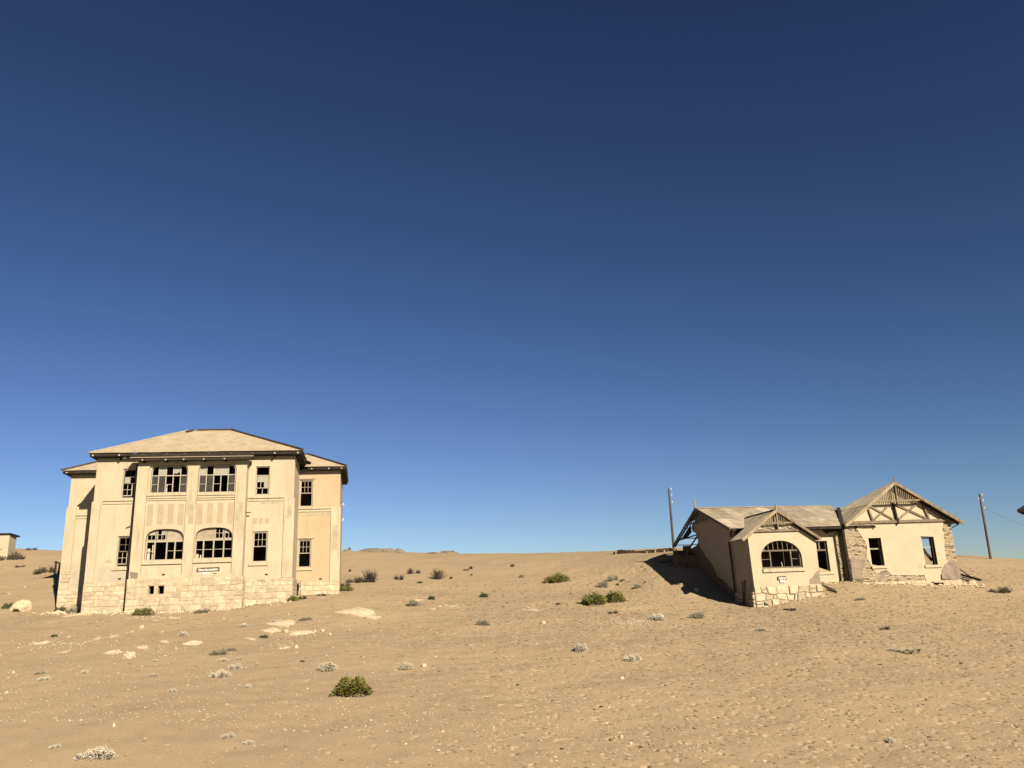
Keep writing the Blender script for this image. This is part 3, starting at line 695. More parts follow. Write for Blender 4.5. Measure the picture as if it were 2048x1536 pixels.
# ================================================================== HOUSE B
HB = empty('half_buried_house', FB.O, FB.a)
tag(HB, 'ruined single storey house with gabled tin roofs, half buried in sand on the right', 'house')
def bb(name, mat, *a): return MB().box(*a).build(name, mat, HB)
def barB(name, mat, a, b, w, h, up=(0, 0, 1)): return MB().bar(a, b, w, h, up).build(name, mat, HB)
rag = random.Random(5)
def ragged(p, q, n, amp):
    return [(p[0]+(q[0]-p[0])*k/n+rag.uniform(-amp, amp), p[1]+(q[1]-p[1])*k/n+rag.uniform(-amp, amp)*.7) for k in range(1, n)]

def patch(pts, y, t, mat=None):
    q = []
    for a, b in zip(pts, pts[1:]+pts[:1]):
        n = max(2, int(math.hypot(b[0]-a[0], b[1]-a[1])/.10)); q += [a]+ragged(a, b, n, .022)
    return fillwall('cement_patch', q, [], mpy(y), t, mat or m_cem, HB)
# tower bay
taw = arch(-1.46, 1.0, 1.78, 2.35, 3.31, e=2.1)
roofz = lambda x: 5.02-(abs(x+.35))*.735
fillwall('front_wall', [(-2.05, .70), (1.93, .70), (1.97, roofz(1.97)), (-.35, roofz(-.35)-.06), (-2.12, roofz(-2.12)-.03)], [taw], mpy(0), .32, m_pl2, HB)
fillwall('side_wall', [(.32, -1.5), (2.6, -1.5), (2.6, 3.75), (.32, 3.70)], [], mpx(-2.10), .30, m_pl2, HB)
fillwall('side_wall', [(.32, -1.0), (2.5, -1.0), (2.5, 3.6), (.32, 3.60)], [], mpx(1.65), .30, m_pl2, HB)
bb('plinth', m_mortar, -2.10, 1.97, -.05, .32, -1.2, .72)
MB().box(-2.16, -1.85, .321, 2.5, -1.2, .5).build('plinth', m_mortar, HB)
stonework(HB, -2.10, 1.97, -.55, .80, mpy(-.05), (), 21, rowh=(.16, .46), wid=(.18, .80), joint=.03, proud=.07, amp=.20)
stonework(HB, -.05, 2.4, -.45, .55, lambda u, v, w: (-2.16+w, u, v), (), 22, rowh=(.22, .38), wid=(.28, .6), joint=.03, proud=.05, amp=.1)
bb('window_sill', m_pil, -1.44, -.80, -.10, .1, 1.57, 1.76); bb('window_sill', m_pil, -.79, 1.08, -.09, .1, 1.58, 1.765)
patch([(1.25, .86), (1.92, .84), (1.96, 1.62), (1.72, 1.5), (1.5, 1.22), (1.28, 1.1)], -.012, .011, m_cem)
patch([(-1.1, .82), (-.98, .82), (-.92, 1.1), (-.72, 1.5), (-.85, 1.52), (-1.02, 1.2)], -.009, .008, m_pil)
MB().tube([(-1.0, -.02, .8), (-1.02, -.02, .55), (-.97, -.03, .3), (-1.0, -.03, .1)], .03, 4).build('crack', m_core, HB)
# tower window joinery
win = None
m = MB(); y = .10
TT = lambda x: 2.35+.96*(max(0, 1-(abs(x+.23)/1.23)**2.1))**(1/2.1)-.03
m.box(-1.45, .98, y, y+.10, 1.79, 1.86); m.box(-1.44, .97, y+.004, y+.096, 2.72, 2.80)
for x in (-1.42, -.85, .40, .95): m.box(x-.035, x+.035, y+.008, y+.092, 1.86, min(2.72, TT(x)))
for k in range(8):
    x = -1.20+k*.29
    if TT(x) > 2.85: m.box(x-.016, x+.016, y+.02, y+.07, 2.80, TT(x))
pts = [(-1.44+2.4*k/24, TT(-1.44+2.4*k/24)) for k in range(25)]
for (a, c), (d, e) in zip(pts[:-1], pts[1:]): m.bar((a, y+.05, c), (d, y+.05, e), .08, .05)
win = m.build('arched_window', m_framed, HB)
for a, b in ((-1.38, -.89), (.44, .80)): MB().box(a, b, y+.03, y+.06, 2.27, 2.30).build('glazing_bar', m_framed, win)
pane(win, -1.36, -1.15, 2.80, 2.99, y+.05)
m = MB(); p0 = np.array([.93, y+.1, 0]); q0 = np.array([.72, y+.62, 0])
for z in (1.90, 2.28, 2.68): m.bar(p0+[0, 0, z], q0+[0, 0, z], .04, .05)
for e in (p0, q0): m.bar(e+[0, 0, 1.88], e+[0, 0, 2.70], .045, .05)
m.build('open_casement', m_frame, win)
MB().bar((-.12, .25, 1.75), (-.14, .28, 2.12), .04, .04).build('stake', m_frame, HB)
# tower interior
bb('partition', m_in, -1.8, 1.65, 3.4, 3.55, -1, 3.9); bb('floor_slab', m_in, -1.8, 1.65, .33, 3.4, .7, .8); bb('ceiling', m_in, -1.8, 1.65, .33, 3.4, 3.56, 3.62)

# main range
MW = (3.14, 4.02, 1.45, 3.42)
plm = [(1.98, .2), (4.35, .2)]+ragged((4.35, .2), (4.62, 2.3), 6, .06)+[(4.62, 2.3)]+ragged((4.62, 2.3), (4.60, 4.05), 8, .06)+[(4.6, 4.2), (1.98, 4.2)]
fillwall('front_wall', rect(1.96, 5.2, -.6, 4.3), [rect(*MW)], mpy(2.5), .32, m_core, HB)
fillwall('plaster_face', plm, [rect(3.15, 4.01, 1.46, 3.41)], mpy(2.462), .036, m_pl2, HB)
patch([(4.55, 2.28), (5.0, 2.3), (5.0, 1.85), (4.85, 1.8), (4.7, 1.98)], 2.448, .03, m_cem)
bb('window_sill', m_pil, 3.02, 4.22, 2.40, 2.6, 1.42, 1.56)
m = MB(); m.box(3.15, 3.22, 2.6, 2.7, 1.5, 3.4); m.box(3.94, 4.01, 2.6, 2.7, 1.5, 3.4); m.box(3.22, 3.94, 2.6, 2.7, 2.82, 2.92); m.box(3.5, 3.6, 2.6, 2.7, 2.92, 3.4); m.box(3.22, 3.94, 2.6, 2.7, 3.33, 3.4); m.build('window', m_framed, HB)
bb('front_wall', m_core, -2.0, -1.9, 2.62, 2.8, -1, 4.2)
# left gable end: rear corner fallen away
gw = [(2.62, -1.2), (2.62, 4.35), (6.85, 5.85), (8.9, 5.08), (8.85, 4.72), (8.3, 4.55), (8.1, 4.25), (7.95, 3.95), (8.4, 3.72), (9.3, 3.62), (10.2, 3.5), (10.3, -1.2)]
fillwall('gable_wall', gw, [], mpx(-2.0), .32, m_pl2, HB)
gm = [(2.7, -1.1), (2.7, .62)]+ragged((2.7, .62), (5.0, 1.5), 9, .12)+ragged((5.0, 1.5), (7.9, 3.75), 12, .14)+[(8.0, 3.85), (8.4, 3.70), (9.3, 3.60), (10.15, 3.45), (10.2, -1.1)]
fillwall('bare_masonry', gm, [], mpx(-2.02), .018, m_core, HB)
bb('rear_wall', m_pl2, -1.6, 5.0, 11.0, 11.3, -1, 3.0)
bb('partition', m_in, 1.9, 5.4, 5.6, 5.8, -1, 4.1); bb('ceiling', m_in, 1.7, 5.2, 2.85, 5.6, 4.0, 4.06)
bb('sand_fill', m_sand, 2.0, 5.0, 2.85, 5.5, 0, 1.40)
MB().add([(3.05, 2.45, 1.56), (4.1, 2.45, 1.56), (4.1, 3.4, 1.7), (3.05, 3.4, 2.0), (3.4, 2.72, 1.86)], [(0, 1, 4), (1, 2, 4), (2, 3, 4), (3, 0, 4)]).build('sand_drift', m_sand, HB)
# main roof, front slope; rear slope mostly bare purlins
E0, RG = (1.68, 4.20), (6.85, 6.0); VS = np.array([0, RG[0]-E0[0], RG[1]-E0[1]]); SLn = np.linalg.norm(VS)
def valley_hi(u): return SLn
def main_lo(u):
    # below the tower roof and below the wing roof the sheets are hidden anyway
    return 0
def zrag(u): return SLn
roof_sheets(HB, (0, E0[0], E0[1]), (1, 0, 0), VS, -2.42, 7.0, main_lo, zrag, m_roof2, rows=2, jit=.05)
for x in np.arange(-2.3, 7, 1.15): barB('rafter', m_woodd, (x, E0[0]+.1, E0[1]-.10), (x, RG[0], RG[1]-.10), .06, .10); barB('rafter', m_woodd, (x, 11.7, 4.0-.08), (x, RG[0], RG[1]-.10), .06, .10)
for t in (.15, .5, .78, .97):
    yy, zz = RG[0]+(11.75-RG[0])*t, RG[1]+(3.98-RG[1])*t
    barB('purlin', m_woodd, (-2.35, yy, zz-.02), (7, yy, zz-.02), .08, .06)
roof_sheets(HB, (0, 11.75, 3.98), (1, 0, 0), (0, RG[0]-11.75, RG[1]-3.98), .2, 6.8, lambda u: 0, lambda u: 5.2, m_roof2, rows=1, skip=lambda i, r: i < 1)
roof_sheets(HB, (0, 11.75, 3.98), (1, 0, 0), (0, RG[0]-11.75, RG[1]-3.98), -2.42, .2, lambda u: 3.6+.3*math.sin(3*u), lambda u: 5.25, m_roof2)
barB('ridge_cap', m_barge, (-2.45, RG[0], RG[1]+.04), (7.0, RG[0], RG[1]+.02), .22, .05)
barB('barge_board', m_wood, (-2.44, E0[0]-.05, E0[1]-.06), (-2.44, RG[0], RG[1]-.03), .04, .18, (0, 0, 1))
barB('barge_board', m_wood, (-2.44, 11.75, 3.93), (-2.44, RG[0], RG[1]-.03), .04, .18, (0, 0, 1))
MB().tube([(-2.44, RG[0], 5.9), (-2.44, RG[0], 6.35), (-2.44, RG[0], 6.75)], [.05, .05, .01], 5).build('finial', m_barge, HB)
barB('collar_beam', m_wood, (-2.43, 5.05, 5.12), (-2.43, 8.75, 5.12), .06, .10)
barB('king_post', m_wood, (-2.43, RG[0], 5.0), (-2.43, RG[0], 5.95), .07, .07, (0, 1, 0))
for k in range(11):
    yy = 5.35+k*.30; zz = 5.92-abs(yy-RG[0])*.36
    if abs(yy-RG[0]) > .1: barB('gable_slat', m_wood, (-2.42, yy, 5.12), (-2.42, yy, zz), .03, .05, (0, 1, 0))
fillwall('gable_boarding', [(8.6, 5.12), (10.4, 4.42), (10.2, 4.30), (9.5, 4.36), (9.0, 4.5), (8.6, 4.62)], [], mpx(-2.2), .04, m_woodd, HB)
barB('tie_beam', m_woodd, (-2.30, 7.5, 4.35), (-2.30, 11.0, 4.28), .07, .07)
barB('downpipe', m_rust, (-2.22, 2.45, 3.5), (-2.22, 2.30, .55), .09, .09, (0, 1, 0))
barB('leaning_pole', m_woodd, (-2.32, 1.1, -.1), (-2.2, 1.15, 1.15), .05, .05, (0, 1, 0)); barB('leaning_pole', m_woodd, (-2.40, .75, -.15), (-2.2, .80, 1.2), .05, .05, (0, 1, 0))
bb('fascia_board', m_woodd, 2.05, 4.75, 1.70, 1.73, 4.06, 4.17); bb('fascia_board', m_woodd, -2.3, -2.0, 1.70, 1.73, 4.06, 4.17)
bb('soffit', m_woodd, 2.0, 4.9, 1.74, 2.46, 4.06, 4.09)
for k in range(9): bb('broken_lath', m_woodd, 3.85+k*.12, 3.93+k*.12, 2.40, 2.45, 4.05-rag.uniform(.05, .22), 4.06)

# tower roof
TA = (-.35, 5.05); TL = (-2.52, 3.46); TR = (2.10, 3.40)
yv = lambda z: E0[0]+(z-E0[1])/(VS[2]/VS[1])
LV = np.array([TA[0]-TL[0], 0, TA[1]-TL[1]]); LL = np.linalg.norm(LV)
RV = np.array([TA[0]-TR[0], 0, TA[1]-TR[1]]); RL = np.linalg.norm(RV)
# sheets run up the slope; u is depth
def thi(y, A, B, Ln):      # valley limit: above main roof plane the tower roof ends
    zmax = E0[1]+(y-E0[0])*VS[2]/VS[1]
    return zmax
def tlo(A, Ln): return lambda y: max(0, (E0[1]+(y-E0[0])*VS[2]/VS[1]-A[1])/(TA[1]-A[1])*Ln if y > E0[0] else 0)
roof_sheets(HB, (TL[0], 0, TL[1]), (0, 1, 0), LV, -.28, 4.05, lambda y: min(LL, tlo(TL, LL)(y)), lambda y: LL, m_roof2, width=.72)
roof_sheets(HB, (TR[0], 0, TR[1]), (0, 1, 0), RV, -.28, 4.05, lambda y: min(RL, tlo(TR, RL)(y)), lambda y: RL, m_roof2, width=.72)
barB('barge_board', m_barge, (TL[0]-.06, -.30, TL[1]-.10), (TA[0], -.30, TA[1]-.06), .04, .17, (0, 0, 1))
barB('barge_board', m_wood, (TR[0]+.06, -.30, TR[1]-.08), (TA[0], -.30, TA[1]-.06), .04, .14, (0, 0, 1))
barB('ridge_cap', m_barge, (TA[0], -.30, TA[1]+.015), (TA[0], 3.9, TA[1]+.015), .10, .025)
MB().tube([(TA[0], -.30, 4.9), (TA[0], -.30, 5.2), (TA[0], -.30, 5.55)], [.05, .045, .01], 5).build('finial', m_barge, HB)
barB('collar_beam', m_wood, (-1.25, -.25, 4.27), (.62, -.25, 4.29), .05, .09)
barB('king_post', m_wood, (-.35, -.25, 4.0), (-.35, -.25, 5.0), .07, .07, (0, 1, 0))
for k in range(12):
    x = -1.05+k*.14
    zt = TA[1]-.12-abs(x-TA[0])*.73
    if abs(x-TA[0]) > .06 and zt > 4.36: barB('gable_slat', m_wood, (x, -.23, 4.18), (x, -.23, zt), .04, .03, (0, 1, 0))
barB('plate_beam', m_wood, (-1.80, -.06, 3.86), (1.35, -.06, 3.88), .10, .11)
barB('king_post', m_woodd, (-.30, -.05, 3.92), (-.33, -.05, 4.30), .10, .10, (0, 1, 0))
for a, b in (((-1.45, 3.94), (-.45, 4.16)), ((-.42, 3.95), (-1.35, 4.17)), ((-.18, 3.94), (.78, 4.17)), ((.80, 3.95), (-.15, 4.17))):
    barB('cross_brace', m_barge, (a[0], -.035, a[1]), (b[0], -.035, b[1]), .06, .07)
barB('soffit_rafter', m_woodd, (TR[0]-.05, -.1, TR[1]-.12), (TA[0]+.15, -.1, TA[1]-.20), .3, .05, (0, 0, 1))

# wing with the large front gable
WX0, WX1, WY = 4.98, 12.08, 2.0; WA = (8.46, 6.79); WL = (4.84, 4.24); WRr = (12.62, 4.22)
wz = lambda x: WA[1]-.10-((WA[0]-x)*(WA[1]-WL[1])/(WA[0]-WL[0]) if x < WA[0] else (x-WA[0])*(WA[1]-WRr[1])/(WRr[0]-WA[0]))
w1 = rect(6.43, 7.27, 1.82, 3.48); w2 = [(9.93, 1.77), (10.77, 1.77), (10.77, 3.46), (9.88, 3.52), (9.93, 3.35)]
fillwall('front_wall', [(WX0, -.4), (WX1, -.4), (WX1, 4.25), (WX1-.15, wz(WX1-.15)), (WA[0], wz(WA[0])), (WX0+.2, wz(WX0+.2)), (WX0, 4.3)], [w1, w2], mpy(WY), .32, m_core, HB)
pw = [(5.55, 4.40)]+ragged((5.55, 4.35), (6.22, 3.25), 7, .07)+[(6.24, 3.2)]+ragged((6.24, 3.2), (6.15, 2.3), 6, .07)+[(6.15, 2.3)]+ragged((6.15, 2.3), (6.40, 1.70), 4, .05)+[(6.42, 1.68), (6.62, 1.36), (7.0, 1.5), (7.3, 1.55)]+ragged((7.3, 1.55), (7.62, 1.22), 3, .04)+[(7.62, 1.22)]+ragged((7.62, 1.22), (9.72, 1.20), 14, .04)+[(9.74, 1.2), (9.78, .92), (10.2, .80), (10.75, .82), (10.8, 1.15), (11.1, 1.5), (11.42, 1.86)]+ragged((11.42, 1.86), (11.40, 2.9), 8, .06)+[(11.40, 2.9)]+ragged((11.4, 2.9), (11.52, 4.1), 8, .05)+[(11.55, 4.2), (11.6, wz(11.6)-.1), (WA[0], wz(WA[0])-.02), (5.75, wz(5.75)-.1)]
wi1 = rect(6.44, 7.26, 1.83, 3.47); wi2 = [(9.94, 1.78), (10.76, 1.78), (10.76, 3.45), (9.89, 3.51), (9.94, 3.34)]
fillwall('plaster_face', pw, [wi1, wi2], mpy(WY-.04), .038, m_pl2, HB)
patch([(5.06, 1.06), (5.62, 1.05), (5.68, 1.5), (5.95, 1.85), (6.05, 2.2), (5.06, 2.28)], WY-.065, .045, m_cem)
cp = [(10.9, .92), (12.05, .86), (12.14, 1.4), (12.02, 1.92), (11.6, 1.95), (11.2, 1.78), (10.98, 1.5), (10.85, 1.2)]
patch(cp, WY-.07, .05, m_cem)
patch([(6.65, 1.3), (7.3, 1.5), (7.55, 1.25), (7.3, 1.0), (6.7, 1.0)], WY-.02, .018, m_cem)
# side walls, openings behind
fillwall('side_wall', [(2.32, -.4), (5.2, -.4), (4.6, 1.4), (3.9, 1.9), (3.3, 2.8), (2.9, 3.0), (2.5, 4.1), (2.32, 4.15)], [], mpx(WX1-.32), .30, m_core, HB)
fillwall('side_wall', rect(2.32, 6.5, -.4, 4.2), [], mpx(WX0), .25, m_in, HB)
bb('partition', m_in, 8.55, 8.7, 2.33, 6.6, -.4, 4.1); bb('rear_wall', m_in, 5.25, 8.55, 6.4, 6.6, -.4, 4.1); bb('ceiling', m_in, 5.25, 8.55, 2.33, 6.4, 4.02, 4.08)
MB().add([(5.3, 2.34, .4), (8.5, 2.34, .4), (8.5, 6.3, 1.5), (5.3, 6.3, 2.6), (5.6, 2.34, 2.1), (6.6, 2.34, 1.95), (7.5, 2.34, 1.72), (8.5, 2.34, 1.6), (6.4, 3.3, 2.0)], [(0, 1, 7, 6, 5, 4), (4, 5, 8), (5, 6, 8), (6, 7, 2, 8), (2, 3, 8), (3, 4, 8)]).build('sand_drift', m_sand, HB)
bb('window_sill', m_pil, 6.38, 7.42, 1.88, 2.1, 1.66, 1.80); bb('window_sill', m_pil, 9.86, 10.97, 1.88, 2.1, 1.62, 1.77)
m = MB(); m.box(6.47, 7.2, 2.2, 2.28, 2.80, 2.87); m.build('transom', m_frame, HB)
m = MB(); m.box(7.17, 7.24, 2.12, 2.28, 1.85, 3.47); m.box(6.46, 7.17, 2.12, 2.28, 3.40, 3.47); m.build('window', m_woodd, HB)
m = MB(); m.box(9.97, 10.66, 2.2, 2.24, 2.82, 2.87); m.build('transom', m_frame, HB)
m = MB(); m.box(10.66, 10.75, 2.1, 2.3, 1.79, 3.44); m.box(9.95, 10.66, 2.12, 2.3, 3.36, 3.44); m.build('window', m_woodd, HB)
barB('fallen_rafter', m_woodd, (9.75, 2.42, 3.50), (10.72, 2.42, 2.05), .10, .14); barB('fallen_rafter', m_woodd, (10.45, 3.0, 3.4), (10.62, 3.0, 2.6), .06, .08, (0, 1, 0))
# brickwork showing where the plaster fell
def bricks(name, x0, x1, z0, z1, y, keep, seed):
    rg = random.Random(seed); m = MB(); r = 0; z = z0
    while z < z1:
        x = x0-(.13 if r % 2 else 0)
        while x < x1:
            cx, cz = x+.125, z+.04
            if keep(cx, cz) and rg.random() > .16:
                d = rg.uniform(-.012, .016); a = max(x+.006, x0); b = min(x+.25-rg.uniform(.004, .02), x1)
                if b-a > .05: m.box(a, b, y-d-.015, y+.03, z+rg.uniform(.004, .012), z+.078-rg.uniform(0, .01))
            x += .258
        z += .088; r += 1
    o = m.build(name, m_brick, HB); o['kind'] = 'stuff'; return o
bricks('brickwork', WX0, 6.40, .95, 4.30, WY-.004, lambda x, z: True, 3)
bricks('brickwork', 11.2, WX1, .95, 4.28, WY-.004, lambda x, z: True, 4)
bricks('brickwork', 6.40, 9.8, .85, 1.5, WY+.006, lambda x, z: True, 5)
bricks('brickwork', 4.25, 4.97, .3, 4.1, 2.497, lambda x, z: True, 6)
# base stones of the wing
stonework(HB, 5.0, 10.15, .42, .90, mpy(WY-.10), (), 25, rowh=(.2, .3), wid=(.25, .6), joint=.03, amp=.08)
bb('plinth', m_mortar, 5.0, 12.1, WY-.10, WY-.072, -.4, .85)
stonework(HB, 10.95, 12.1, .45, .88, mpy(WY-.10), (), 26, rowh=(.2, .4), wid=(.3, .5), joint=.03, amp=.08)
MB().box(10.25, 10.85, WY-.14, WY-.102, .50, .70).build('drain_opening', m_woodd, HB); barB('drain_lintel', m_mortar, (10.1, WY-.2, .76), (10.9, WY-.2, .74), .16, .06)
# gable timberwork on the wing
gy = WY-.10
barB('plate_beam', m_wood, (5.10, gy, 4.40), (11.95, gy, 4.44), .12, .16)
for a, b in (((6.66, 5.35), (6.86, 4.5)), ((10.36, 5.40), (10.62, 4.5))): barB('gable_post', m_wood, (a[0], gy, a[1]), (b[0], gy, b[1]), .10, .12, (0, 1, 0))
barB('king_post', m_woodd, (8.36, gy-.05, 5.55), (8.48, gy-.05, 4.25), .10, .12, (0, 1, 0))
for a, b in (((6.82, 5.40), (8.32, 4.50)), ((8.15, 5.45), (6.95, 4.52)), ((8.55, 5.45), (10.5, 4.55)), ((9.98, 5.45), (8.62, 4.56))): barB('cross_brace', m_wood, (a[0], gy+.02, a[1]), (b[0], gy+.02, b[1]), .06, .12)
barB('raking_strut', m_barge, (5.35, gy+.01, 4.47), (6.6, gy+.01, 5.22), .06, .13); barB('raking_strut', m_wood, (11.75, gy+.01, 4.5), (10.55, gy+.01, 5.28), .06, .12)
by = 1.56
barB('collar_beam', m_wood, (7.12, by, 5.62), (9.98, by, 5.66), .07, .10)
barB('king_post', m_wood, (WA[0]-.0, by-.02, 5.42), (WA[0], by-.02, 6.7), .09, .09, (0, 1, 0))
for k in range(22):
    x = 7.2+k*.122; zt = WA[1]-.16-abs(x-WA[0])*.68
    if abs(x-WA[0]) > .07 and zt > 5.72: barB('gable_slat', m_wood, (x, by+.03, 5.50), (x, by+.03, zt), .045, .03, (0, 1, 0))
LWv = np.array([WA[0]-WL[0], 0, WA[1]-WL[1]]); LWl = np.linalg.norm(LWv)
RWv = np.array([WA[0]-WRr[0], 0, WA[1]-WRr[1]]); RWl = np.linalg.norm(RWv)
# left slope: lower limit is the valley, upper limit breaks away diagonally behind the gable
def wlo(y): return max(0, (E0[1]+(y-E0[0])*VS[2]/VS[1]-WL[1])/(WA[1]-WL[1])*LWl) if y > E0[0] else 0
def whi(y): return LWl if y < 1.9 else LWl-(y-1.9)*.60+.08*math.sin(5*y)
roof_sheets(HB, (WL[0], 0, WL[1]), (0, 1, 0), LWv, 1.50, 5.3, lambda y: min(wlo(y), whi(y)), whi, m_roof2, width=.6, rows=2, jit=.04)
roof_sheets(HB, (WRr[0], 0, WRr[1]), (0, 1, 0), RWv, 1.50, 3.2, lambda y: 0, lambda y: RWl-(.0 if y < 1.6 else (y-1.6)*.4), m_roof2, width=.66, rows=1, jit=.05)
barB('valley_gutter', m_woodd, (WL[0]-.05, 1.75, 4.24), (6.85, 5.55, 5.72), .22, .05)
barB('barge_board', m_barge, (WL[0]-.02, by-.07, WL[1]-.05), (WA[0], by-.07, WA[1]-.06), .05, .17, (0, 0, 1))
barB('barge_board', m_wood, (WRr[0]+.02, by-.07, WRr[1]-.04), (WA[0], by-.07, WA[1]-.06), .05, .17, (0, 0, 1))
MB().tube([(WA[0], by-.07, 6.5), (WA[0], by-.07, 6.9), (WA[0], by-.07, 7.15)], [.05, .04, .01], 5).build('finial', m_wood, HB)
for yy in (1.9, 2.6): barB('rafter', m_woodd, (WL[0]+.3, yy, WL[1]+.08), (WA[0], yy, WA[1]-.14), .06, .12); barB('rafter', m_woodd, (WRr[0]-.1, yy, WRr[1]-.02), (WA[0], yy, WA[1]-.14), .06, .12)
for t in (.12, .45, .8): barB('purlin', m_woodd, (WRr[0]+(WA[0]-WRr[0])*t, 1.55, WRr[1]+(WA[1]-WRr[1])*t-.06), (WRr[0]+(WA[0]-WRr[0])*t, 3.1, WRr[1]+(WA[1]-WRr[1])*t-.06), .08, .06)
barB('bracket', m_woodd, (12.0, 1.8, 3.95), (12.45, 1.7, 4.18), .05, .06)
barB('downpipe', m_woodd, (4.78, 1.85, 4.2), (4.86, 1.80, .35), .14, .14, (0, 1, 0)); barB('gutter', m_rust, (4.75, 1.80, 4.30), (4.80, 1.50, 4.24), .12, .12)
signboard(FB, .07-.45, 1.24, -.045, .50, .19, 'Lehrer', .2, R(-1), 'small brown signboard with white lettering below the arched window', (-.14, .16, -.26, -.11), 'blank white plate below the small brown signboard', '')

# ================================================================== smaller structures
# telegraph poles
def pole(px, py, ptop, Y, label, ins, lean=0):
    b = at(px, py, Y); t = at(ptop[0], ptop[1], Y); b[2] = min(b[2], gz(b[0], b[1]))-.4
    r = empty('telegraph_pole', b); tag(r, label, 'pole', 'telegraph poles')
    d = t-b; MB().tube([(0, 0, 0), d*.5, d], [.10, .09, .075], 8).build('shaft', m_pole, r)
    for k, (s, h) in enumerate(ins):
        p = d-np.array([0, 0, h]); q = p+np.array([s*.16, -.05, .02])
        m = MB(); m.bar(p, q, .03, .03); m.tube([q+np.array([0, 0, -.03]), q+np.array([0, 0, .06]), q+np.array([0, 0, .13])], [.035, .045, .02], 6); m.build('insulator', m_white, r)
    return b, t
pole(1347, 1092, (1337.5, 977), 63, 'thin weathered telegraph pole behind the left gable of the half buried house', ((1, .1), (1, .55), (1, 1.1)))
pb, pt = pole(1981, 1116, (1959, 988), 65, 'weathered telegraph pole on the dune right of the half buried house', ((1, .12), (-1, .40), (1, .55), (1, 1.15)))
w0 = pt+np.array([.2, 0, -1.05]); w1 = at(2120, 1062, 66)
m = MB(); m.tube([w0+(w1-w0)*k/10-np.array([0, 0, .45*math.sin(math.pi*k/10)]) for k in range(11)], .008, 4)
tag(m.build('overhead_wire', m_rust), 'single sagging wire running right from the telegraph pole', 'wire')
# roof corner of the neighbour house at the right edge
p = at(2043, 1017, 76); q = empty('neighbour_house', (p[0]+.5, p[1]+.5, p[2]-4.2), R(-38)); tag(q, 'dark roof corner of a house cut off by the right edge', 'house')
MB().box(.4, 9, .4, 7, -3, 3.75).build('wall', m_pl2, q)
m = MB(); m.add([(-.5, -.5, 4.15), (9.5, -.5, 4.15), (9.5, 3.7, 6.4), (-.5+3, 3.7, 6.4), (-.5, 7.9, 4.15), (9.5, 7.9, 4.15), (-.5, -.5, 3.93), (9.5, -.5, 3.93), (-.5, 7.9, 3.93), (9.5, 7.9, 3.93)], [(0, 1, 2, 3), (0, 3, 4), (3, 2, 5, 4), (0, 6, 7, 1), (4, 8, 6, 0), (5, 9, 8, 4), (6, 8, 9, 7), (1, 7, 9, 5, 2)]); m.build('roof', m_woodd, q)
for k in range(4): MB().bar((-.42+.02*k, .6+1.6*k, 3.9), (.6, .6+1.6*k, 3.84), .08, .1).build('rafter_end', m_woodd, q)
# small building at the left edge
p = at(4, 1112, 61); q = empty('small_building', (p[0], p[1], p[2]-1.0), R(10)); tag(q, 'small flat roofed plaster building half cut off by the left edge', 'building')
fillwall('front_wall', rect(-4.0, .35, -1, 2.52), [rect(-1.9, -.28, 1.0, 1.48)], mpy(0), .25, m_pl2, q)
MB().box(.1, .35, .251, 1.25, -1, 2.50).build('side_wall', m_pl2, q); MB().box(-4, .09, 1.05, 1.25, -1, 2.4).build('rear_wall', m_in, q)
MB().add([(-4.2, -.12, 2.54), (.45, -.12, 2.54), (.52, 1.45, 2.46), (-4.2, 1.45, 2.46), (-4.2, -.12, 2.64), (.45, -.12, 2.64), (.52, 1.45, 2.56), (-4.2, 1.45, 2.56)], [(0, 3, 2, 1), (4, 5, 6, 7), (0, 1, 5, 4), (1, 2, 6, 5), (2, 3, 7, 6), (3, 0, 4, 7)]).build('roof', m_woodd, q)
MB().box(-1.4, -.75, .5, 1.1, 2.63, 2.80).build('roof_vent', m_woodd, q); MB().box(-1.95, -.05, -.06, -.002, 1.50, 1.58).build('lintel', m_pil, q)
# timber frame beside the tall house
p = at(120, 1117, 57); q = empty('timber_ruin', (p[0], p[1], gz(p[0], p[1])), R(5)); tag(q, 'dark broken timber frame half sunk in sand left of the tall house', 'frame')
for x, h in ((-.25, .85), (0, .7), (.28, .62)): MB().bar((x, 0, -.2), (x, .05, h), .09, .09, (0, 1, 0)).build('post', m_woodd, q)
MB().bar((-.32, 0, .82), (.75, .05, .48), .10, .10).build('top_rail', m_woodd, q); MB().bar((.0, 0, .0), (.6, .05, .45), .07, .07).build('brace', m_woodd, q)
# ruined low wall on the crest
p0, p1 = at(1228, 1110, 67), at(1352, 1104, 63); q = empty('ruined_wall', (p0+p1)/2, math.atan2(p1[1]-p0[1], p1[0]-p0[0])); tag(q, 'low reddish ruined wall along the dune crest left of the half buried house', 'wall')
Lw = np.linalg.norm((p1-p0)[:2]); m_red = M('red_brick_rubble', (.12, .065, .045), (.24, .15, .10), 5, .95, .4, 20, rnd=.3)
sl_ = (p1[2]-p0[2])/Lw
for k in range(14):
    x = -Lw/2+Lw*k/14; h = random.uniform(.10, .24)+(.14 if k in (1, 2) else 0)
    wc = (p0+p1)/2+(p1-p0)/Lw*x; z = gz(wc[0], wc[1])-((p0+p1)/2)[2]; MB().add([(x, -.1, z-.5), (x+Lw/14-.02, -.1, z-.5), (x+Lw/14-.02, .2, z-.5), (x, .2, z-.5), (x, -.1, z+h), (x+Lw/14-.02, -.1, z+h+random.uniform(-.05, .05)), (x+Lw/14-.02, .2, z+h), (x, .2, z+h)], [(0, 3, 2, 1), (4, 5, 6, 7), (0, 1, 5, 4), (1, 2, 6, 5), (2, 3, 7, 6), (3, 0, 4, 7)]).build('wall_block', m_red, q)
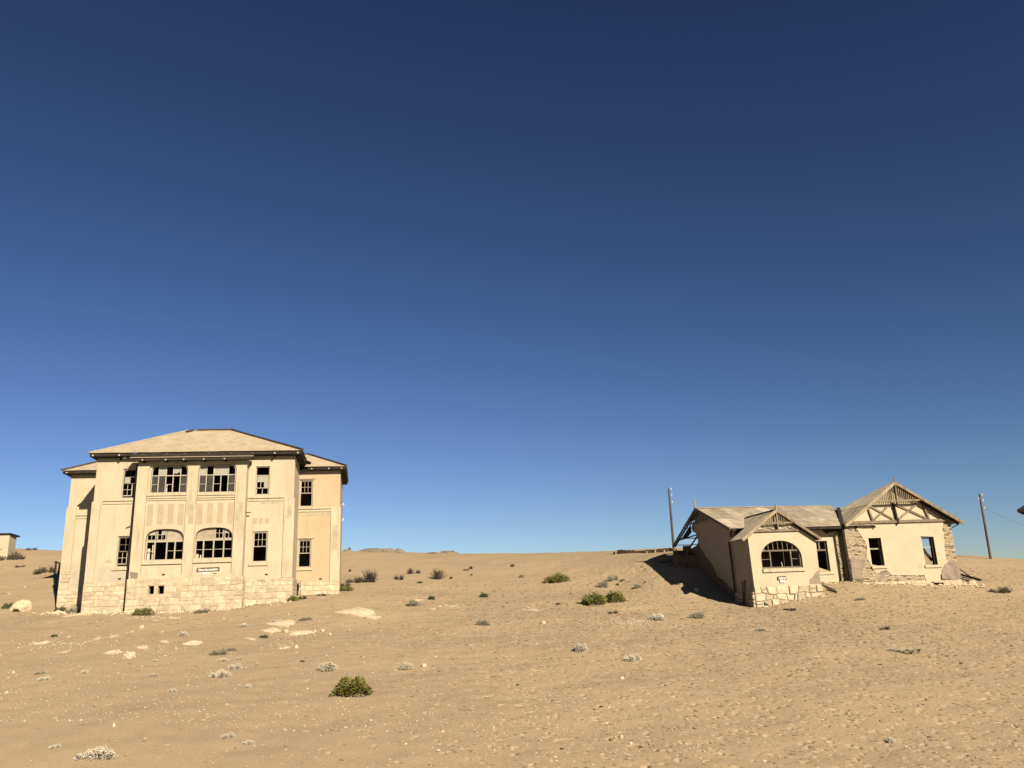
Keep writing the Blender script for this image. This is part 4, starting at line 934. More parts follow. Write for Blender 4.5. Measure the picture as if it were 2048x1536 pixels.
for x in (-Lw/2+.25, .3, 1.1, 1.9): MB().box(x, x+.07, -.16, -.102, sl_*x-.6, gz(*((p0+p1)/2+(p1-p0)/Lw*x)[:2])-((p0+p1)/2)[2]+.14).build('post', m_pil, q)

# ================================================================== rocks
def rock_mesh(w, d, h, seed, flat=False, mat=None, sub=2):
    bm = bmesh.new(); bmesh.ops.create_icosphere(bm, subdivisions=sub, radius=1); rg = np.random.RandomState(seed)
    pl = [(v/np.linalg.norm(v), rg.uniform(.62, .95)) for v in rg.normal(size=(9, 3))]; ph = rg.uniform(0, 6.3, 6)
    for v in bm.verts:
        c = np.array(v.co); 
        for n_, dd in pl:
            t = c @ n_
            if t > dd: c = c-n_*(t-dd)*.85
        c = c*(1+.09*math.sin(5*c[0]+ph[0])*math.sin(4*c[1]+ph[1])+.06*math.sin(9*c[2]+7*c[0]+ph[2]))
        if flat:
            a = math.atan2(c[1], c[0]); r_ = math.hypot(c[0], c[1]); s_ = 1+.28*math.sin(2*a+ph[3])+.2*math.sin(5*a+ph[4])+.12*math.sin(9*a+ph[5]); c[0] *= s_; c[1] *= s_
            c[2] = c[2]*(.75+.35*math.sin(3*c[0]+ph[0])*math.sin(4*c[1]+ph[2]))
        v.co = (c[0]*w/2, c[1]*d/2, c[2]*h)
    me = bpy.data.meshes.new('rock'); bm.to_mesh(me); bm.free(); me.materials.append(mat or m_rock); return me
def block_mesh(w, d, h, seed, mat):
    rg = np.random.RandomState(seed); m = MB(); m.box(-w/2, w/2, -d/2, d/2, -h*.4, h); m.v = [tuple(np.array(v)+rg.uniform(-.16, .16, 3)*min(w, d, h)) for v in m.v]
    me = m.mesh('block', mat); bm = bmesh.new(); bm.from_mesh(me); bmesh.ops.bevel(bm, geom=list(bm.edges), offset=.05*min(w, d), segments=1, affect='EDGES'); bm.to_mesh(me); bm.free(); return me
def outcrop_mesh(w, d, h, seed, mat):
    rg = np.random.RandomState(seed); n = 30 if w > 1 else 20; g = np.linspace(-1, 1, n); X, Y = np.meshgrid(g, g)
    nz = sum(a*np.sin(fx*X+fy*Y+p) for a, fx, fy, p in zip((.5, .4, .35, .3, .25, .2), rg.uniform(-5, 5, 6)*np.array([.5, .8, 1, 1.5, 2, 3]), rg.uniform(-5, 5, 6)*np.array([.5, .8, 1, 1.5, 2, 3]), rg.uniform(0, 6.3, 6)))
    env = 1-np.abs(X)**2.2-np.abs(Y)**2.2; q = env*1.1+.45*nz-.35; q = np.where(q > 0, np.floor(q*3.2)/3.2*.75+q*.25+rg.uniform(0, .09, q.shape), q)
    V = np.stack([X*w/2*1.15, Y*d/2*1.15, np.clip(q, -1.2, 1.1)*h], -1).reshape(-1, 3); ix = np.arange(n*n).reshape(n, n)
    me = bpy.data.meshes.new('outcrop'); me.from_pydata(V.tolist(), [], np.stack([ix[:-1, :-1], ix[:-1, 1:], ix[1:, 1:], ix[1:, :-1]], -1).reshape(-1, 4).tolist()); me.materials.append(mat); return me
def mpp(P): return float(np.array(P) @ CF)/FPX       # metres per photo pixel at a point
ROCKS = [  # px, base py, width px, height px, flat, name, label
 (41, 1221, 42, 24, 0, 'boulder', 'largest pale rounded boulder at the left edge below the dune'),
 (260, 1316, 28, 15, 0, 'rock', 'angular tan rock with a dark shadowed end, below the tall house'),
 (283, 1257, 11, 9, 0, 'rock', 'small pale rock just beyond a flat outcrop under the cellar openings'),
 (1087, 1247, 9, 7, 0, 'rock', 'lone small white rock in open sand left of the gravel patch'),
 (1243, 1476, 10, 7, 0, 'rock', 'small pale rock in the foreground sand near the bottom centre'),
 (1262, 1488, 8, 5, 0, 'rock', 'tiny pale rock just below right of the foreground centre rock'),
 (848, 1333, 15, 7, 0, 'rock', 'pair sized pale rock beside the silver shrub near the centre'),
 (227, 1453, 8, 8, 0, 'rock', 'tiny pale rock in bare sand above the whitest shrub'),
 (27, 1346, 6, 5, 0, 'rock', 'tiny pale rock by the left edge, upper of two'),
 (13, 1386, 8, 5, 0, 'rock', 'tiny pale rock by the left edge, lower of two'),
 (1244, 1358, 10, 6, 0, 'rock', 'small rounded pale rock below the twin silver shrub'),
 (572, 1265, 12, 7, 0, 'rock', 'pale knob of rock on the big fractured outcrop'),
 (660, 1270, 6, 5, 0, 'rock', 'small white rock at the right tip of the rock scatter'),
 (645, 1263, 9, 6, 0, 'rock', 'white rock second from the right in the scatter by the fractured outcrop'),
 (630, 1264, 8, 5, 0, 'rock', 'white rock left of the scatter beside the fractured outcrop'),
 (593, 1296, 9, 8, 0, 'rock', 'pale rock at the lower end of the fractured outcrop'),
 (75, 1286, 60, 10, 1, 'outcrop', 'wide flat pale outcrop nearest the left edge'),
 (137, 1276, 46, 9, 1, 'outcrop', 'flat pale outcrop with a tiny green plant at its left end'),
 (256, 1263, 34, 8, 1, 'outcrop', 'small flat outcrop straight below the cellar openings'),
 (226, 1272, 24, 6, 1, 'outcrop', 'low pale slab left of the outcrop below the cellar openings'),
 (200, 1274, 18, 5, 1, 'outcrop', 'smallest low slab left of two others below the tall house'),
 (237, 1304, 54, 10, 1, 'outcrop', 'broad pale slab directly behind the angular tan rock'),
 (287, 1294, 30, 8, 1, 'outcrop', 'crumbly pale slab right of the broad slab'),
 (388, 1286, 50, 14, 1, 'outcrop', 'domed pale outcrop under a silver shrub below the bay'),
 (328, 1284, 24, 8, 1, 'outcrop', 'broken pale slab left of the domed outcrop'),
 (130, 1302, 40, 5, 1, 'outcrop', 'thin pale slab in front of the wide flat outcrops on the left'),
 (500, 1277, 24, 7, 1, 'outcrop', 'small slab left of the fractured outcrop'),
 (563, 1246, 62, 11, 1, 'outcrop', 'upper slab of the fractured outcrop below the tall house'),
 (545, 1260, 46, 10, 1, 'outcrop', 'left middle slab of the fractured outcrop'),
 (600, 1266, 50, 10, 1, 'outcrop', 'right middle slab of the fractured outcrop'),
 (572, 1294, 38, 9, 1, 'outcrop', 'lowest slab of the fractured outcrop'),
 (715, 1224, 74, 15, 1, 'outcrop', 'long streaked pale outcrop right of the tall house'),
 (745, 1232, 40, 8, 1, 'outcrop', 'lower slab joined to the long streaked outcrop'),
 (838, 1200, 26, 5, 1, 'outcrop', 'small slab beside a small green shrub in mid slope'),
 (905, 1213, 30, 6, 1, 'outcrop', 'split pale slab in mid slope, centre left'),
 (865, 1218, 18, 4, 1, 'outcrop', 'thin sliver of pale slab left of the split slab'),
 (1063, 1220, 30, 7, 1, 'outcrop', 'crumbly pale slab in mid slope at the centre'),
 (330, 1238, 60, 6, 1, 'outcrop', 'pale rubble slab along the foot of the bay plinth'),
 (150, 1229, 70, 7, 1, 'outcrop', 'pale rubble slab along the foot of the left plinth'),
 (85, 1228, 40, 6, 1, 'outcrop', 'pale ledge right of the largest boulder'),
]
for i, (px, py, w, h, fl, nm, lab) in enumerate(ROCKS):
    P = spot(px, py); s = mpp(P)
    me = outcrop_mesh(w*s, max(1.1, w*s*1.1), max(h*s*.42, .07), 100+i, m_rock) if fl else rock_mesh(w*s, w*s*.85, max(h*s*.78, .03), 100+i, False, sub=3 if w > 20 else 2)
    o = link(nm, me, None, P+np.array([0, 0, (-.03 if fl else h*s*.12)])); o.rotation_mode = 'QUATERNION'; o.rotation_quaternion = gnormal_rot(P) @ Matrix.Rotation(random.uniform(-.3, .3), 4, 'Z').to_quaternion()
    tag(o, lab, 'rock')
# rock ridges far behind the crest
for i, (px, py, w, h, lab) in enumerate(((690, 1105, 18, 10, 'dark rock on the crest touching the right wall of the tall house'), (745, 1106, 44, 7, 'dark craggy rock on the crest, left of three in the nearer row'), (770, 1105, 34, 9, 'dark craggy rock on the crest, middle of three in the nearer row'), (793, 1106, 26, 8, 'dark craggy rock on the crest, right of three in the nearer row'), (872, 1110, 36, 5, 'low grey rock on the crest, left of the farther pair'), (897, 1110, 36, 8, 'pale tipped rock on the crest, right of the farther pair'))):
    P = at(px, py, 79); s = mpp(P); P[2] = gz(P[0], P[1])-.1
    m_ = M('crest_rock_%d' % i, (.13, .105, .08), (.36, .29, .21), 3, .95, .6, 8) if i in (0, 5) else m_cr if i else None
    if i == 0: m_cr = m_
    o = link('crest_rock', outcrop_mesh(w*s*1.4, w*s*1.1, h*s*1.3, 300+i, m_), None, P); tag(o, lab, 'rock', 'rocks along the dune crest')
# rubble in the shade of the left gable
for i, (x, y, z, w, h, lab) in enumerate(((-2.9, 9.3, 2.9, 1.2, .65, 'broken masonry block in the shade behind the left gable, lowest'), (-2.6, 10.2, 3.4, 1.0, .6, 'broken masonry block in the shade by the fallen gable corner'), (-2.3, 8.7, 2.9, 1.0, .7, 'broken masonry block leaning on the shaded gable wall'), (-2.1, 9.9, 3.9, .7, .55, 'topmost broken masonry block under the bare rafters'), (-3.6, 10.6, 3.3, .8, .4, 'broken masonry block farthest left in the gable shade'))):
    P = FB.w(x, y, 0); P[2] = max(gz(P[0], P[1])+.1, z-.5)
    o = link('masonry_block', block_mesh(w*.75, w*.5, h*.8, 400+i, m_core), None, P); tag(o, lab, 'rubble', 'fallen masonry by the gable')
for i, (a, b, lab) in enumerate((((-3.0, 8.4, .25), (-2.3, 9.2, .9), 'grey plank leaning in the shaded rubble by the gable'), ((-3.6, 9.6, .2), (-2.5, 10.4, .35), 'dark board lying flat on the shaded rubble by the gable'))):
    A, B = FB.w(*a), FB.w(*b); A[2] += gz(A[0], A[1])-0; B[2] += gz(B[0], B[1])
    tag(MB().bar(A, B, .16, .05).build('plank', m_wood), lab, 'plank')
P = spot(1393, 1182); s = mpp(P); tag(link('rock', rock_mesh(.38, .3, .2, 431), None, P), 'small pale rock at the edge of the gable shadow', 'rock')
# broken timber right of the wing and other debris
DEB = [((1915, 1150), (1962, 1162), .14, 'thick dark beam fallen beside the right end of the house', .1), ((1912, 1140), (1945, 1158), .06, 'thin grey lath fallen above the thick dark beam', .25), ((1915, 1156), (1940, 1164), .06, 'short dark lath under the thick dark beam', .05),
       ((1568, 1220), (1578, 1221), .10, 'small dark board in front of the tower plinth, left piece', .03), ((1581, 1222), (1591, 1221), .14, 'dark board end in front of the tower plinth, right piece', .08), ((1630, 1168), (1672, 1183), .10, 'grey broken beam on the sand between tower and wing', .12), ((1655, 1180), (1675, 1186), .08, 'splintered short beam below the grey broken beam', .06)]
for a, b, w, lab, z in DEB:
    A, B = spot(*a), spot(*b); A[2] += z; B[2] += .06
    tag(MB().bar(A, B, w, w*.7).build('timber', m_woodd if 'dark' in lab else m_wood), lab, 'timber')
for px, py, lab in ((1895, 1168, 'pale fallen stone right of the drain opening'), (1908, 1164, 'rounded fallen stone by the right corner of the wing'), (1945, 1169, 'flat fallen stone farthest right of the wing')):
    P = spot(px, py); tag(link('rock', rock_mesh(.5, .4, .25, px), None, P+np.array([0, 0, .05])), lab, 'rock')

# ================================================================== plants
def leaf(m, p, d, ln, w, rg):
    d = d/np.linalg.norm(d); u = np.cross(d, rg.normal(size=3)); u /= np.linalg.norm(u)+1e-9; v = np.cross(d, u)
    q = p+d*ln*.55; t = p+d*ln
    m.add([p, q+u*w, q-u*w*.5+v*w*.85, q-u*w*.5-v*w*.85, t], [(0, 1, 2), (0, 2, 3), (0, 3, 1), (4, 2, 1), (4, 3, 2), (4, 1, 3)])
def plant_mesh(kind, seed, lobes):
    """unit plant: about 1 wide, height 1 (scaled later); returns foliage and stem meshes"""
    rg = np.random.RandomState(seed); f, st = MB(), MB()
    for (lx, ly, lr, lh) in lobes:
        base = np.array([lx, ly, 0])
        if kind in ('g', 'G', 'w', 'W'):
            n = int((1200 if kind in ('g', 'G') else 700)*lr*2.2)
            for k in range(n):
                a = rg.uniform(0, 6.283); e = math.asin(rg.uniform(0, 1)); dr = np.array([math.cos(a)*math.cos(e), math.sin(a)*math.cos(e), math.sin(e)])
                r = lr*(rg.uniform(.45, 1.0)**.5)*(1+.16*math.sin(3*a+seed)+.12*math.sin(5*e+2*a)); p = base+np.array([dr[0]*r, dr[1]*r, (dr[2]**.75)*r/lr*lh*.82])
                up = np.array([dr[0]*.7, dr[1]*.7, .75+.4*dr[2]])+rg.normal(size=3)*.28
                leaf(f, p, up, lr*rg.uniform(.22, .36)*(1 if kind in 'gG' else .8), lr*rg.uniform(.045, .065)*(1 if kind in 'gG' else 1.25), rg)
            for k in range(10):
                a = rg.uniform(0, 6.283); st.tube([base+np.array([0, 0, -.05]), base+np.array([math.cos(a)*lr*.35, math.sin(a)*lr*.35, lh*.35]), base+np.array([math.cos(a)*lr*.75, math.sin(a)*lr*.75, lh*.6])], [.02, .014, .006], 4)
        else:
            for k in range(int(95*lr*2)+20):
                a = rg.uniform(0, 6.283); e = rg.uniform(.25, 1.45); dr = np.array([math.cos(a)*math.cos(e), math.sin(a)*math.cos(e), math.sin(e)])
                l = rg.uniform(.6, 1.05); b = base+np.array([rg.normal()*lr*.2, rg.normal()*lr*.2, -.03]); mid = b+np.array([dr[0]*lr*.5*l, dr[1]*lr*.5*l, dr[2]*lh*.5*l]); tip = b+np.array([dr[0]*lr*l, dr[1]*lr*l, dr[2]*lh*l])+rg.normal(size=3)*.05
                st.tube([b, mid, tip], [.014, .010, .004], 3)
                for j in range(4):
                    q = mid+(tip-mid)*rg.uniform(0, 1); leaf(f, q, (tip-mid)/np.linalg.norm(tip-mid)+rg.normal(size=3)*.7+np.array([0, 0, .3]), lr*rg.uniform(.12, .25), lr*.03, rg)
    return f, st
LOB = {1: [(0, 0, .46, .95)], 2: [(-.2, -.05, .32, .85), (.22, .1, .30, .95)], 3: [(-.3, .05, .24, .7), (.05, -.1, .30, 1), (.32, .08, .22, .8)], 4: [(-.36, 0, .18, .5), (-.1, .1, .25, .75), (.15, 0, .26, .95), (.36, -.05, .17, .6)], 5: [(-.38, .0, .16, .9), (-.12, -.1, .2, .7), (.15, -.3, .2, .8), (.40, .1, .12, .8)]}
MATK = {'g': m_gleaf, 'G': m_gleaf2, 'w': m_wleaf, 'W': m_wleaf2, 'd': m_dleaf, 'D': m_dleaf}
PCACHE = {}
def plant_pair(kind, lob, var):
    k = (kind, lob, var)
    if k not in PCACHE:
        f, st = plant_mesh(kind, 10+var*7+lob, LOB[lob]); PCACHE[k] = (f.mesh('foliage', MATK[kind]), st.mesh('stems', m_dleaf))
    return PCACHE[k]
PL_ = [  # px, base py, width px, height px, kind, lobes, label
 (707, 1394, 66, 40, 'g', 1, 'large rounded green shrub alone in the foreground sand'),
 (1190, 1212, 46, 26, 'g', 1, 'yellow green mound shrub, nearer half of the widest green pair'),
 (1230, 1207, 38, 25, 'g', 1, 'green mound shrub, farther half of the widest green pair'),
 (1115, 1167, 44, 22, 'g', 3, 'spreading green shrub high on the open slope'),
 (285, 1233, 38, 20, 'g', 2, 'bright green shrub against the stone plinth by the cellar openings'),
 (1395, 1238, 28, 15, 'W', 1, 'olive green tuft below the shadow of the half buried house'),
 (863, 1200, 13, 9, 'G', 1, 'tiny green ball shrub beside a small slab in mid slope'),
 (967, 1196, 15, 11, 'G', 1, 'small green ball shrub alone in mid slope near the centre'),
 (840, 1167, 10, 5, 'G', 1, 'tiny green tuft below the dark round shrub'),
 (527, 1277, 16, 9, 'G', 2, 'small green shrub left of the fractured outcrop'),
 (108, 1274, 12, 6, 'G', 1, 'tiny green plant between two flat outcrops on the left'),
 (17, 1219, 22, 15, 'G', 2, 'green shrub on the left side of the largest boulder'),
 (32, 1224, 12, 7, 'G', 1, 'low green tuft in front of the largest boulder'),
 (119, 1226, 20, 15, 'G', 2, 'green shrub at the left foot of the tall house'),
 (147, 1228, 28, 17, 'W', 3, 'grey green shrub beside the shadow strip at the left wing'),
 (585, 1203, 20, 12, 'g', 1, 'yellow green shrub at the right corner of the main plinth'),
 (604, 1200, 20, 11, 'd', 2, 'brown dry shrub right of the plinth corner'),
 (642, 1192, 22, 6, 'd', 2, 'flat brown dry shrub under the right wing wall'),
 (668, 1188, 18, 12, 'g', 1, 'green shrub nearest the right corner of the tall house'),
 (689, 1184, 27, 14, 'g', 2, 'green shrub just beyond the right corner of the tall house'),
 (740, 1168, 38, 30, 'd', 1, 'tall bristly dark shrub behind the right wing'),
 (712, 1167, 40, 15, 'd', 3, 'low spreading dark shrub between the wing and the tall bristly one'),
 (689, 1175, 26, 12, 'd', 2, 'grey dry shrub closest to the right wing wall'),
 (797, 1161, 22, 13, 'd', 2, 'small dark shrub left of three on the slope'),
 (821, 1149, 17, 14, 'd', 1, 'small dry shrub, left of the upper pair on the slope'),
 (836, 1148, 13, 10, 'd', 1, 'smaller dry shrub, right of the upper pair on the slope'),
 (875, 1161, 34, 25, 'D', 1, 'dense dark round shrub on the open slope'),
 (902, 1158, 10, 6, 'd', 1, 'tiny dry tuft just right of the dense dark round shrub'),
 (932, 1142, 12, 6, 'd', 2, 'tiny dry tuft high on the slope, left one'),
 (942, 1139, 10, 8, 'd', 1, 'tiny dry tuft high on the slope, right one'),
 (943, 1151, 7, 4, 'd', 1, 'speck of dry scrub below the high tufts'),
 (1025, 1134, 11, 8, 'd', 1, 'small dark bush standing near the crest at the centre'),
 (1043, 1156, 9, 8, 'W', 1, 'small grassy tuft left of the spreading green shrub'),
 (700, 1144, 8, 7, 'd', 1, 'tiny dark tuft above the shrubs right of the tall house'),
 (1226, 1163, 24, 14, 'W', 2, 'grey green shrub, upper of the group on the slope by the house shadow'),
 (1207, 1175, 20, 13, 'W', 1, 'grey green shrub, lower left of the group by the house shadow'),
 (1245, 1163, 12, 7, 'd', 2, 'dry brown scrub right of the upper grey green shrub'),
 (1235, 1171, 9, 6, 'd', 1, 'dry tuft among the grey green group'),
 (1275, 1178, 15, 12, 'W', 1, 'wispy grassy tuft nearest the house shadow'),
 (826, 1213, 26, 14, 'W', 1, 'grey ball shrub below the tiny green ball shrub'),
 (967, 1252, 26, 15, 'W', 1, 'grey ball shrub in the middle of the open sand'),
 (1316, 1242, 28, 16, 'w', 1, 'silver shrub at the right end of the gravel patch'),
 (1162, 1304, 27, 19, 'w', 1, 'silver shrub with a dark shadow, left of the twin silver shrub'),
 (1267, 1323, 34, 17, 'w', 2, 'twin lobed silver shrub in the trampled sand'),
 (657, 1343, 34, 20, 'w', 1, 'silver shrub above left of the large rounded green shrub'),
 (811, 1341, 25, 18, 'w', 1, 'silver shrub above right of the large rounded green shrub'),
 (793, 1344, 9, 6, 'w', 1, 'tiny silver sprout left of the shrub above the green one'),
 (694, 1349, 9, 6, 'w', 1, 'tiny silver sprout just above the large rounded green shrub'),
 (1523, 1262, 20, 9, 'w', 1, 'flat silver shrub below the tower plinth'),
 (1810, 1307, 58, 16, 'w', 5, 'long straggling grey shrub in the trampled sand on the right'),
 (1783, 1487, 14, 14, 'w', 1, 'upright small silver plant near the bottom right'),
 (190, 1522, 70, 32, 'w', 4, 'largest whitest shrub at the bottom left'),
 (110, 1498, 20, 12, 'w', 2, 'small white shrub left above the whitest shrub'),
 (455, 1478, 25, 14, 'w', 2, 'small white shrub near the bottom, left of a sparse one'),
 (496, 1490, 22, 12, 'w', 3, 'sparse white shrub near the bottom, right of a denser one'),
 (438, 1312, 32, 16, 'W', 2, 'dark grey shrub right of the domed outcrop'),
 (462, 1302, 22, 9, 'W', 3, 'thin grey shrub right behind the dark grey one'),
 (440, 1357, 36, 19, 'w', 3, 'broad silver shrub, lower of the pair left of centre'),
 (469, 1340, 24, 15, 'w', 2, 'silver shrub, upper of the pair left of centre'),
 (88, 1362, 20, 11, 'w', 2, 'small white shrub on the left sand, lower of two'),
 (80, 1349, 18, 8, 'W', 2, 'small grey shrub on the left sand, upper of two'),
 (169, 1347, 14, 8, 'w', 1, 'lone small white shrub in the left sand'),
 (306, 1353, 22, 8, 'w', 3, 'low scattered white shrub below the angular rock'),
 (344, 1385, 15, 10, 'w', 2, 'tiny white shrub in bare sand left of the broad silver shrub'),
 (365, 1273, 19, 11, 'w', 1, 'silver shrub on top of the domed outcrop'),
 (405, 1227, 28, 11, 'W', 2, 'grey shrub at the foot of the bay plinth under the signboard'),
 (612, 1242, 24, 10, 'W', 2, 'grey shrub right of the upper slab of the fractured outcrop'),
 (552, 1246, 20, 8, 'w', 2, 'silver shrub on the left of the upper slab of the fractured outcrop'),
 (486, 1254, 20, 7, 'w', 3, 'low silver shrub left above the fractured outcrop'),
 (445, 1323, 20, 8, 'w', 3, 'thin white shrub just below the dark grey shrub'),
 (478, 1319, 14, 6, 'w', 2, 'small white tuft between the grey and silver shrubs'),
 (496, 1376, 13, 9, 'w', 1, 'tiny white shrub right below the silver pair'),
 (310, 1323, 12, 6, 'w', 1, 'tiny silver tuft right of the angular tan rock'),
 (55, 1386, 0, 0, 'w', 1, ''),
 (1225, 1228, 22, 8, 'd', 2, 'brown and grey dry clump just below the widest green pair'),
 (1770, 1260, 26, 9, 'd', 3, 'flat dark dry clump right below the tower'),
 (2002, 1187, 44, 15, 'D', 3, 'dark dry shrub half buried in sand at the right'),
 (93, 1147, 34, 17, 'd', 2, 'dry grey shrub on the left dune beside the tall house'),
 (74, 1150, 18, 12, 'd', 1, 'smaller dry shrub left on the dune beside the tall house'),
 (24, 1122, 46, 20, 'd', 4, 'brown dry shrub under the small building at the left edge'),
 (62, 1101, 22, 7, 'd', 2, 'dry scrub on the crest right of the small building'),
 (40, 1135, 20, 6, 'd', 2, 'low dry scrub on the left dune slope'),
 (1650, 1166, 17, 19, 'D', 1, 'upright dark green tuft under the middle window'),
 (1721, 1201, 18, 7, 'W', 2, 'tiny grey sprout in front of the wing'),
 (1532, 1213, 9, 8, 'G', 1, 'tiny green tuft at the left corner of the tower plinth'),
 (1290, 1166, 7, 5, 'd', 1, 'speck of dry scrub right of the group by the house shadow'),
 (1116, 1210, 14, 6, 'd', 1, 'thin dry tuft left of the widest green pair'),
 (605, 1324, 14, 5, 'd', 1, 'thin dry tuft left above the silver shrub'),
]
for i, (px, py, w, h, kd, lb, lab) in enumerate(PL_):
    if not w: continue
    P = spot(px, py-h*.12); s = mpp(P); r = empty('green_shrub' if kd in 'gG' else 'silver_shrub' if kd in 'wW' else 'dry_shrub', P-np.array([0, 0, .02]), (random.uniform(-.5, .5) if lb > 1 else random.uniform(0, 6)))
    fm, sm = plant_pair(kd, lb, i % 3)
    for nm, me in (('foliage', fm), ('stems', sm)):
        o = link(nm, me, r); 
    r.scale = (w*s*1.1, w*s*(1.1 if lb == 1 else .85), h*s*.95)
    tag(r, lab, 'shrub', {'g': 'green shrubs on the sand', 'G': 'green shrubs on the sand', 'w': 'silver grey shrubs on the sand', 'W': 'silver grey shrubs on the sand'}.get(kd, 'dry dark shrubs on the dune'))

# ================================================================== pebbles and shell grit
pv, pf = [], []
rgp = np.random.RandomState(9)
oct_v = np.array([(1, 0, 0), (-1, 0, 0), (0, 1, 0), (0, -1, 0), (0, 0, 1), (0, 0, -1.)]); oct_f = [(0, 2, 4), (2, 1, 4), (1, 3, 4), (3, 0, 4), (2, 0, 5), (1, 2, 5), (3, 1, 5), (0, 3, 5)]
N = 9000; px = rgp.uniform(-60, 2110, N); py = 1215+325*rgp.uniform(0, 1, N)**.8
acc = rgp.uniform(0, 1, N) < np.clip(1.1-px/1800, .22, 1)*np.where(py > 1400, 1, .65)
pts = []
for a, b in zip(px[acc], py[acc]):
    d = ray(a, b); k = d[2]/d[1]
    if k > .12: continue
    Y = -6.9/(k-.14); pts.append((d[0]/d[1]*Y, Y))
def cluster(cx, cy, rx, ry, n):
    c = spot(cx, cy); s = mpp(c)
    for _ in range(n): pts.append((c[0]+rgp.normal()*rx*s*.5, c[1]+rgp.normal()*ry*s*3))
for a in ((1270, 1244, 60, 8, 420), (1065, 1218, 20, 5, 90), (600, 1268, 50, 12, 220), (120, 1290, 80, 10, 320), (300, 1300, 90, 10, 220), (720, 1228, 50, 8, 120), (905, 1213, 26, 5, 60), (320, 1236, 70, 4, 160), (120, 1228, 80, 4, 160), (560, 1290, 40, 8, 120), (850, 1175, 60, 10, 60), (1250, 1500, 900, 60, 1300)): cluster(*a)
pts = np.array(pts); zz = zbase(pts[:, 0], pts[:, 1])+wob(pts[:, 0], pts[:, 1])
for (x, y), z in zip(pts, zz):
    s = rgp.choice([.016, .022, .03, .045], p=[.58, .29, .11, .02])*(1+max(0, y-28)*.03); A = rgp.normal(size=(3, 3))*.28+np.eye(3)
    v = (oct_v*np.array([1, .8, .6])*rgp.uniform(.75, 1.3, (6, 1))) @ A*s+np.array([x, y, z+s*.2]); b = len(pv); pv += v.tolist(); pf += [(b+i, b+j, b+k) for i, j, k in oct_f]
me = bpy.data.meshes.new('pebbles'); me.from_pydata(pv, [], pf); me.materials.append(m_peb)
o = link('pebbles', me); tag(o, 'pale shell grit and pebbles strewn over the sand', 'pebbles', kind='stuff')

# clods of trampled sand: small lumps kicked up between the footprints
cv, cf = [], []; rgc = np.random.RandomState(21); pts = []
while len(pts) < 1500:
    Y = math.sqrt(rgc.uniform(14**2, 58**2)); x = rgc.uniform(-.68, .68)*Y; P = np.array([x, Y, -6.9+.14*Y]); px, py = 1024+FPX*(P @ CR)/(P @ CF), 768-FPX*(P @ CU)/(P @ CF)
    if rgc.uniform() < max(dens(px, py), .05): pts.append((x, Y))
pts = np.array(pts); zz = zbase(pts[:, 0], pts[:, 1])+wob(pts[:, 0], pts[:, 1])
for (x, y), z in zip(pts, zz):
    s = rgc.uniform(.018, .044)*(1+max(0, y-30)*.012); v = oct_v*np.array([1.5, .9, .75])*rgc.uniform(.7, 1.3, (6, 1)); a = rgc.normal()*.5
    v = v @ np.array([[math.cos(a), math.sin(a), 0], [-math.sin(a), math.cos(a), 0], [0, 0, 1]])*s+np.array([x, y, z+s*.05]); b = len(cv); cv += v.tolist(); cf += [(b+i, b+j, b+k) for i, j, k in oct_f]
me = bpy.data.meshes.new('sand_clods'); me.from_pydata(cv, [], cf); me.materials.append(m_sand)
o = link('sand_clods', me); tag(o, 'small lumps of trampled sand among the footprints', 'sand', kind='stuff')

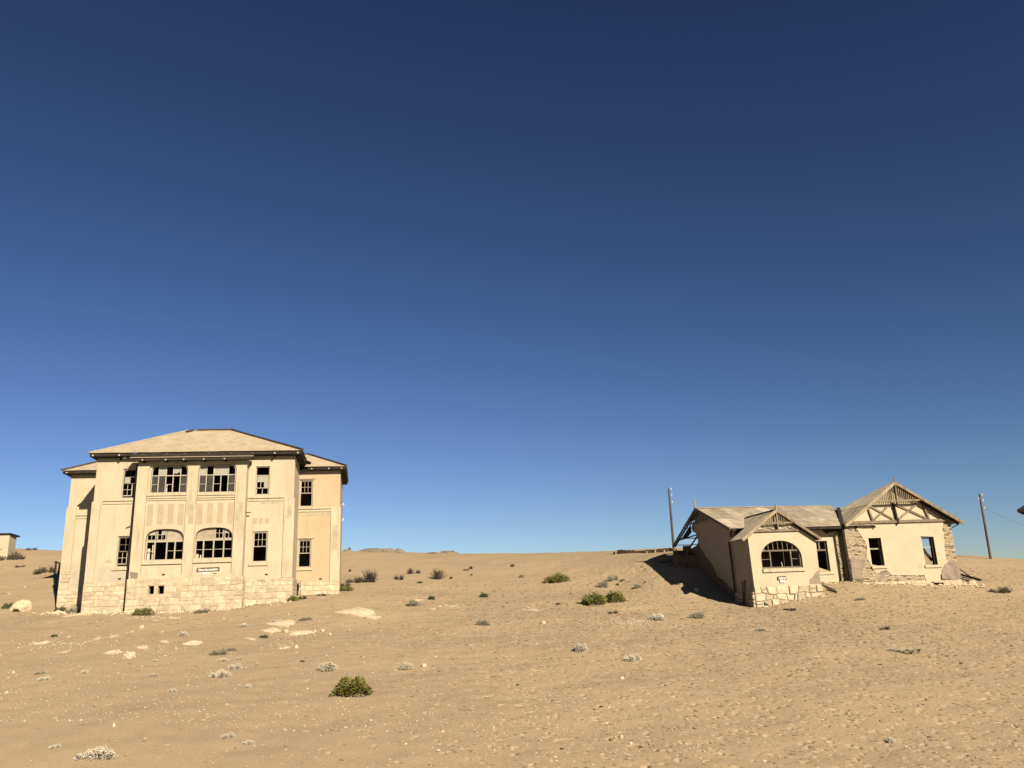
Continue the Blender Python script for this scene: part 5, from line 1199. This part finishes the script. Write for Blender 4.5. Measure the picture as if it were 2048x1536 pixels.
# flat grit flecks, coloured brown to stand in for shaded footprint dents
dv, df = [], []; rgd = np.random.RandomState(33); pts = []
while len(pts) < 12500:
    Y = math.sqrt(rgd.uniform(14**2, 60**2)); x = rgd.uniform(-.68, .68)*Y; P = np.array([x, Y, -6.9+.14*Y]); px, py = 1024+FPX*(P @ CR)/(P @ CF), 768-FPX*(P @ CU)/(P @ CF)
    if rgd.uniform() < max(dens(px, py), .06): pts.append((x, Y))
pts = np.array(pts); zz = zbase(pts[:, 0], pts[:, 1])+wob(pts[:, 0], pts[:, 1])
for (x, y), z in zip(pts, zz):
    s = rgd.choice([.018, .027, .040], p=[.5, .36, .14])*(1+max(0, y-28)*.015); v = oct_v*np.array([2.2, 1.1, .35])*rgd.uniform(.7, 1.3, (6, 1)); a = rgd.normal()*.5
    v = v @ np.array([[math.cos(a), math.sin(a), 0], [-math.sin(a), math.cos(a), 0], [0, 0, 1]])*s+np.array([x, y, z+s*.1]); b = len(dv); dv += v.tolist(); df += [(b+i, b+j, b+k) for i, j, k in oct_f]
me = bpy.data.meshes.new('grit_shade_flecks'); me.from_pydata(dv, [], df); me.materials.append(M('grit_shade_flecks', (.26, .19, .115), (.42, .32, .20), 2, .95))
o = link('grit_shade_flecks', me); tag(o, 'flat brown grit flecks imitating shaded footprints in the trampled sand', 'grit', kind='stuff')
# wall-foot rubble: chips and lumps fallen from the walls
rv, rf = [], []; rgr = np.random.RandomState(41)
def foot(F, x0, x1, y, n, spread):
    for _ in range(n):
        x = rgr.uniform(x0, x1); P = F.w(x, y-abs(rgr.normal())*spread, 0); z = gz(P[0], P[1]); s_ = rgr.choice([.03, .05, .08, .13], p=[.45, .33, .16, .06])
        v = (oct_v*np.array([1.1, .9, .7])*rgr.uniform(.7, 1.3, (6, 1))) @ (rgr.normal(size=(3, 3))*.25+np.eye(3))*s_+np.array([P[0], P[1], z+s_*.2]); b = len(rv); rv.extend(v.tolist()); rf.extend([(b+i, b+j, b+k) for i, j, k in oct_f])
foot(FA, -5.6, -3.2, -.12, 120, .35); foot(FA, -3.3, 2.6, -.72, 200, .35); foot(FA, 2.6, 5.1, -.12, 70, .3); foot(FA, 5.1, 7.3, 3.38, 50, .3); foot(FA, -8.4, -5.6, 3.38, 120, .8)
foot(FB, -2.2, 2.0, -.12, 90, .3); foot(FB, 2.0, 5.0, 2.3, 110, .5); foot(FB, 5.0, 12.4, 1.85, 170, .35); foot(FB, 12.0, 13.4, 2.2, 60, .5)
me = bpy.data.meshes.new('wall_rubble'); me.from_pydata(rv, [], rf); me.materials.append(m_rock)
o = link('wall_rubble', me); tag(o, 'pale stone chips and plaster lumps at the foot of the walls', 'rubble', kind='stuff')
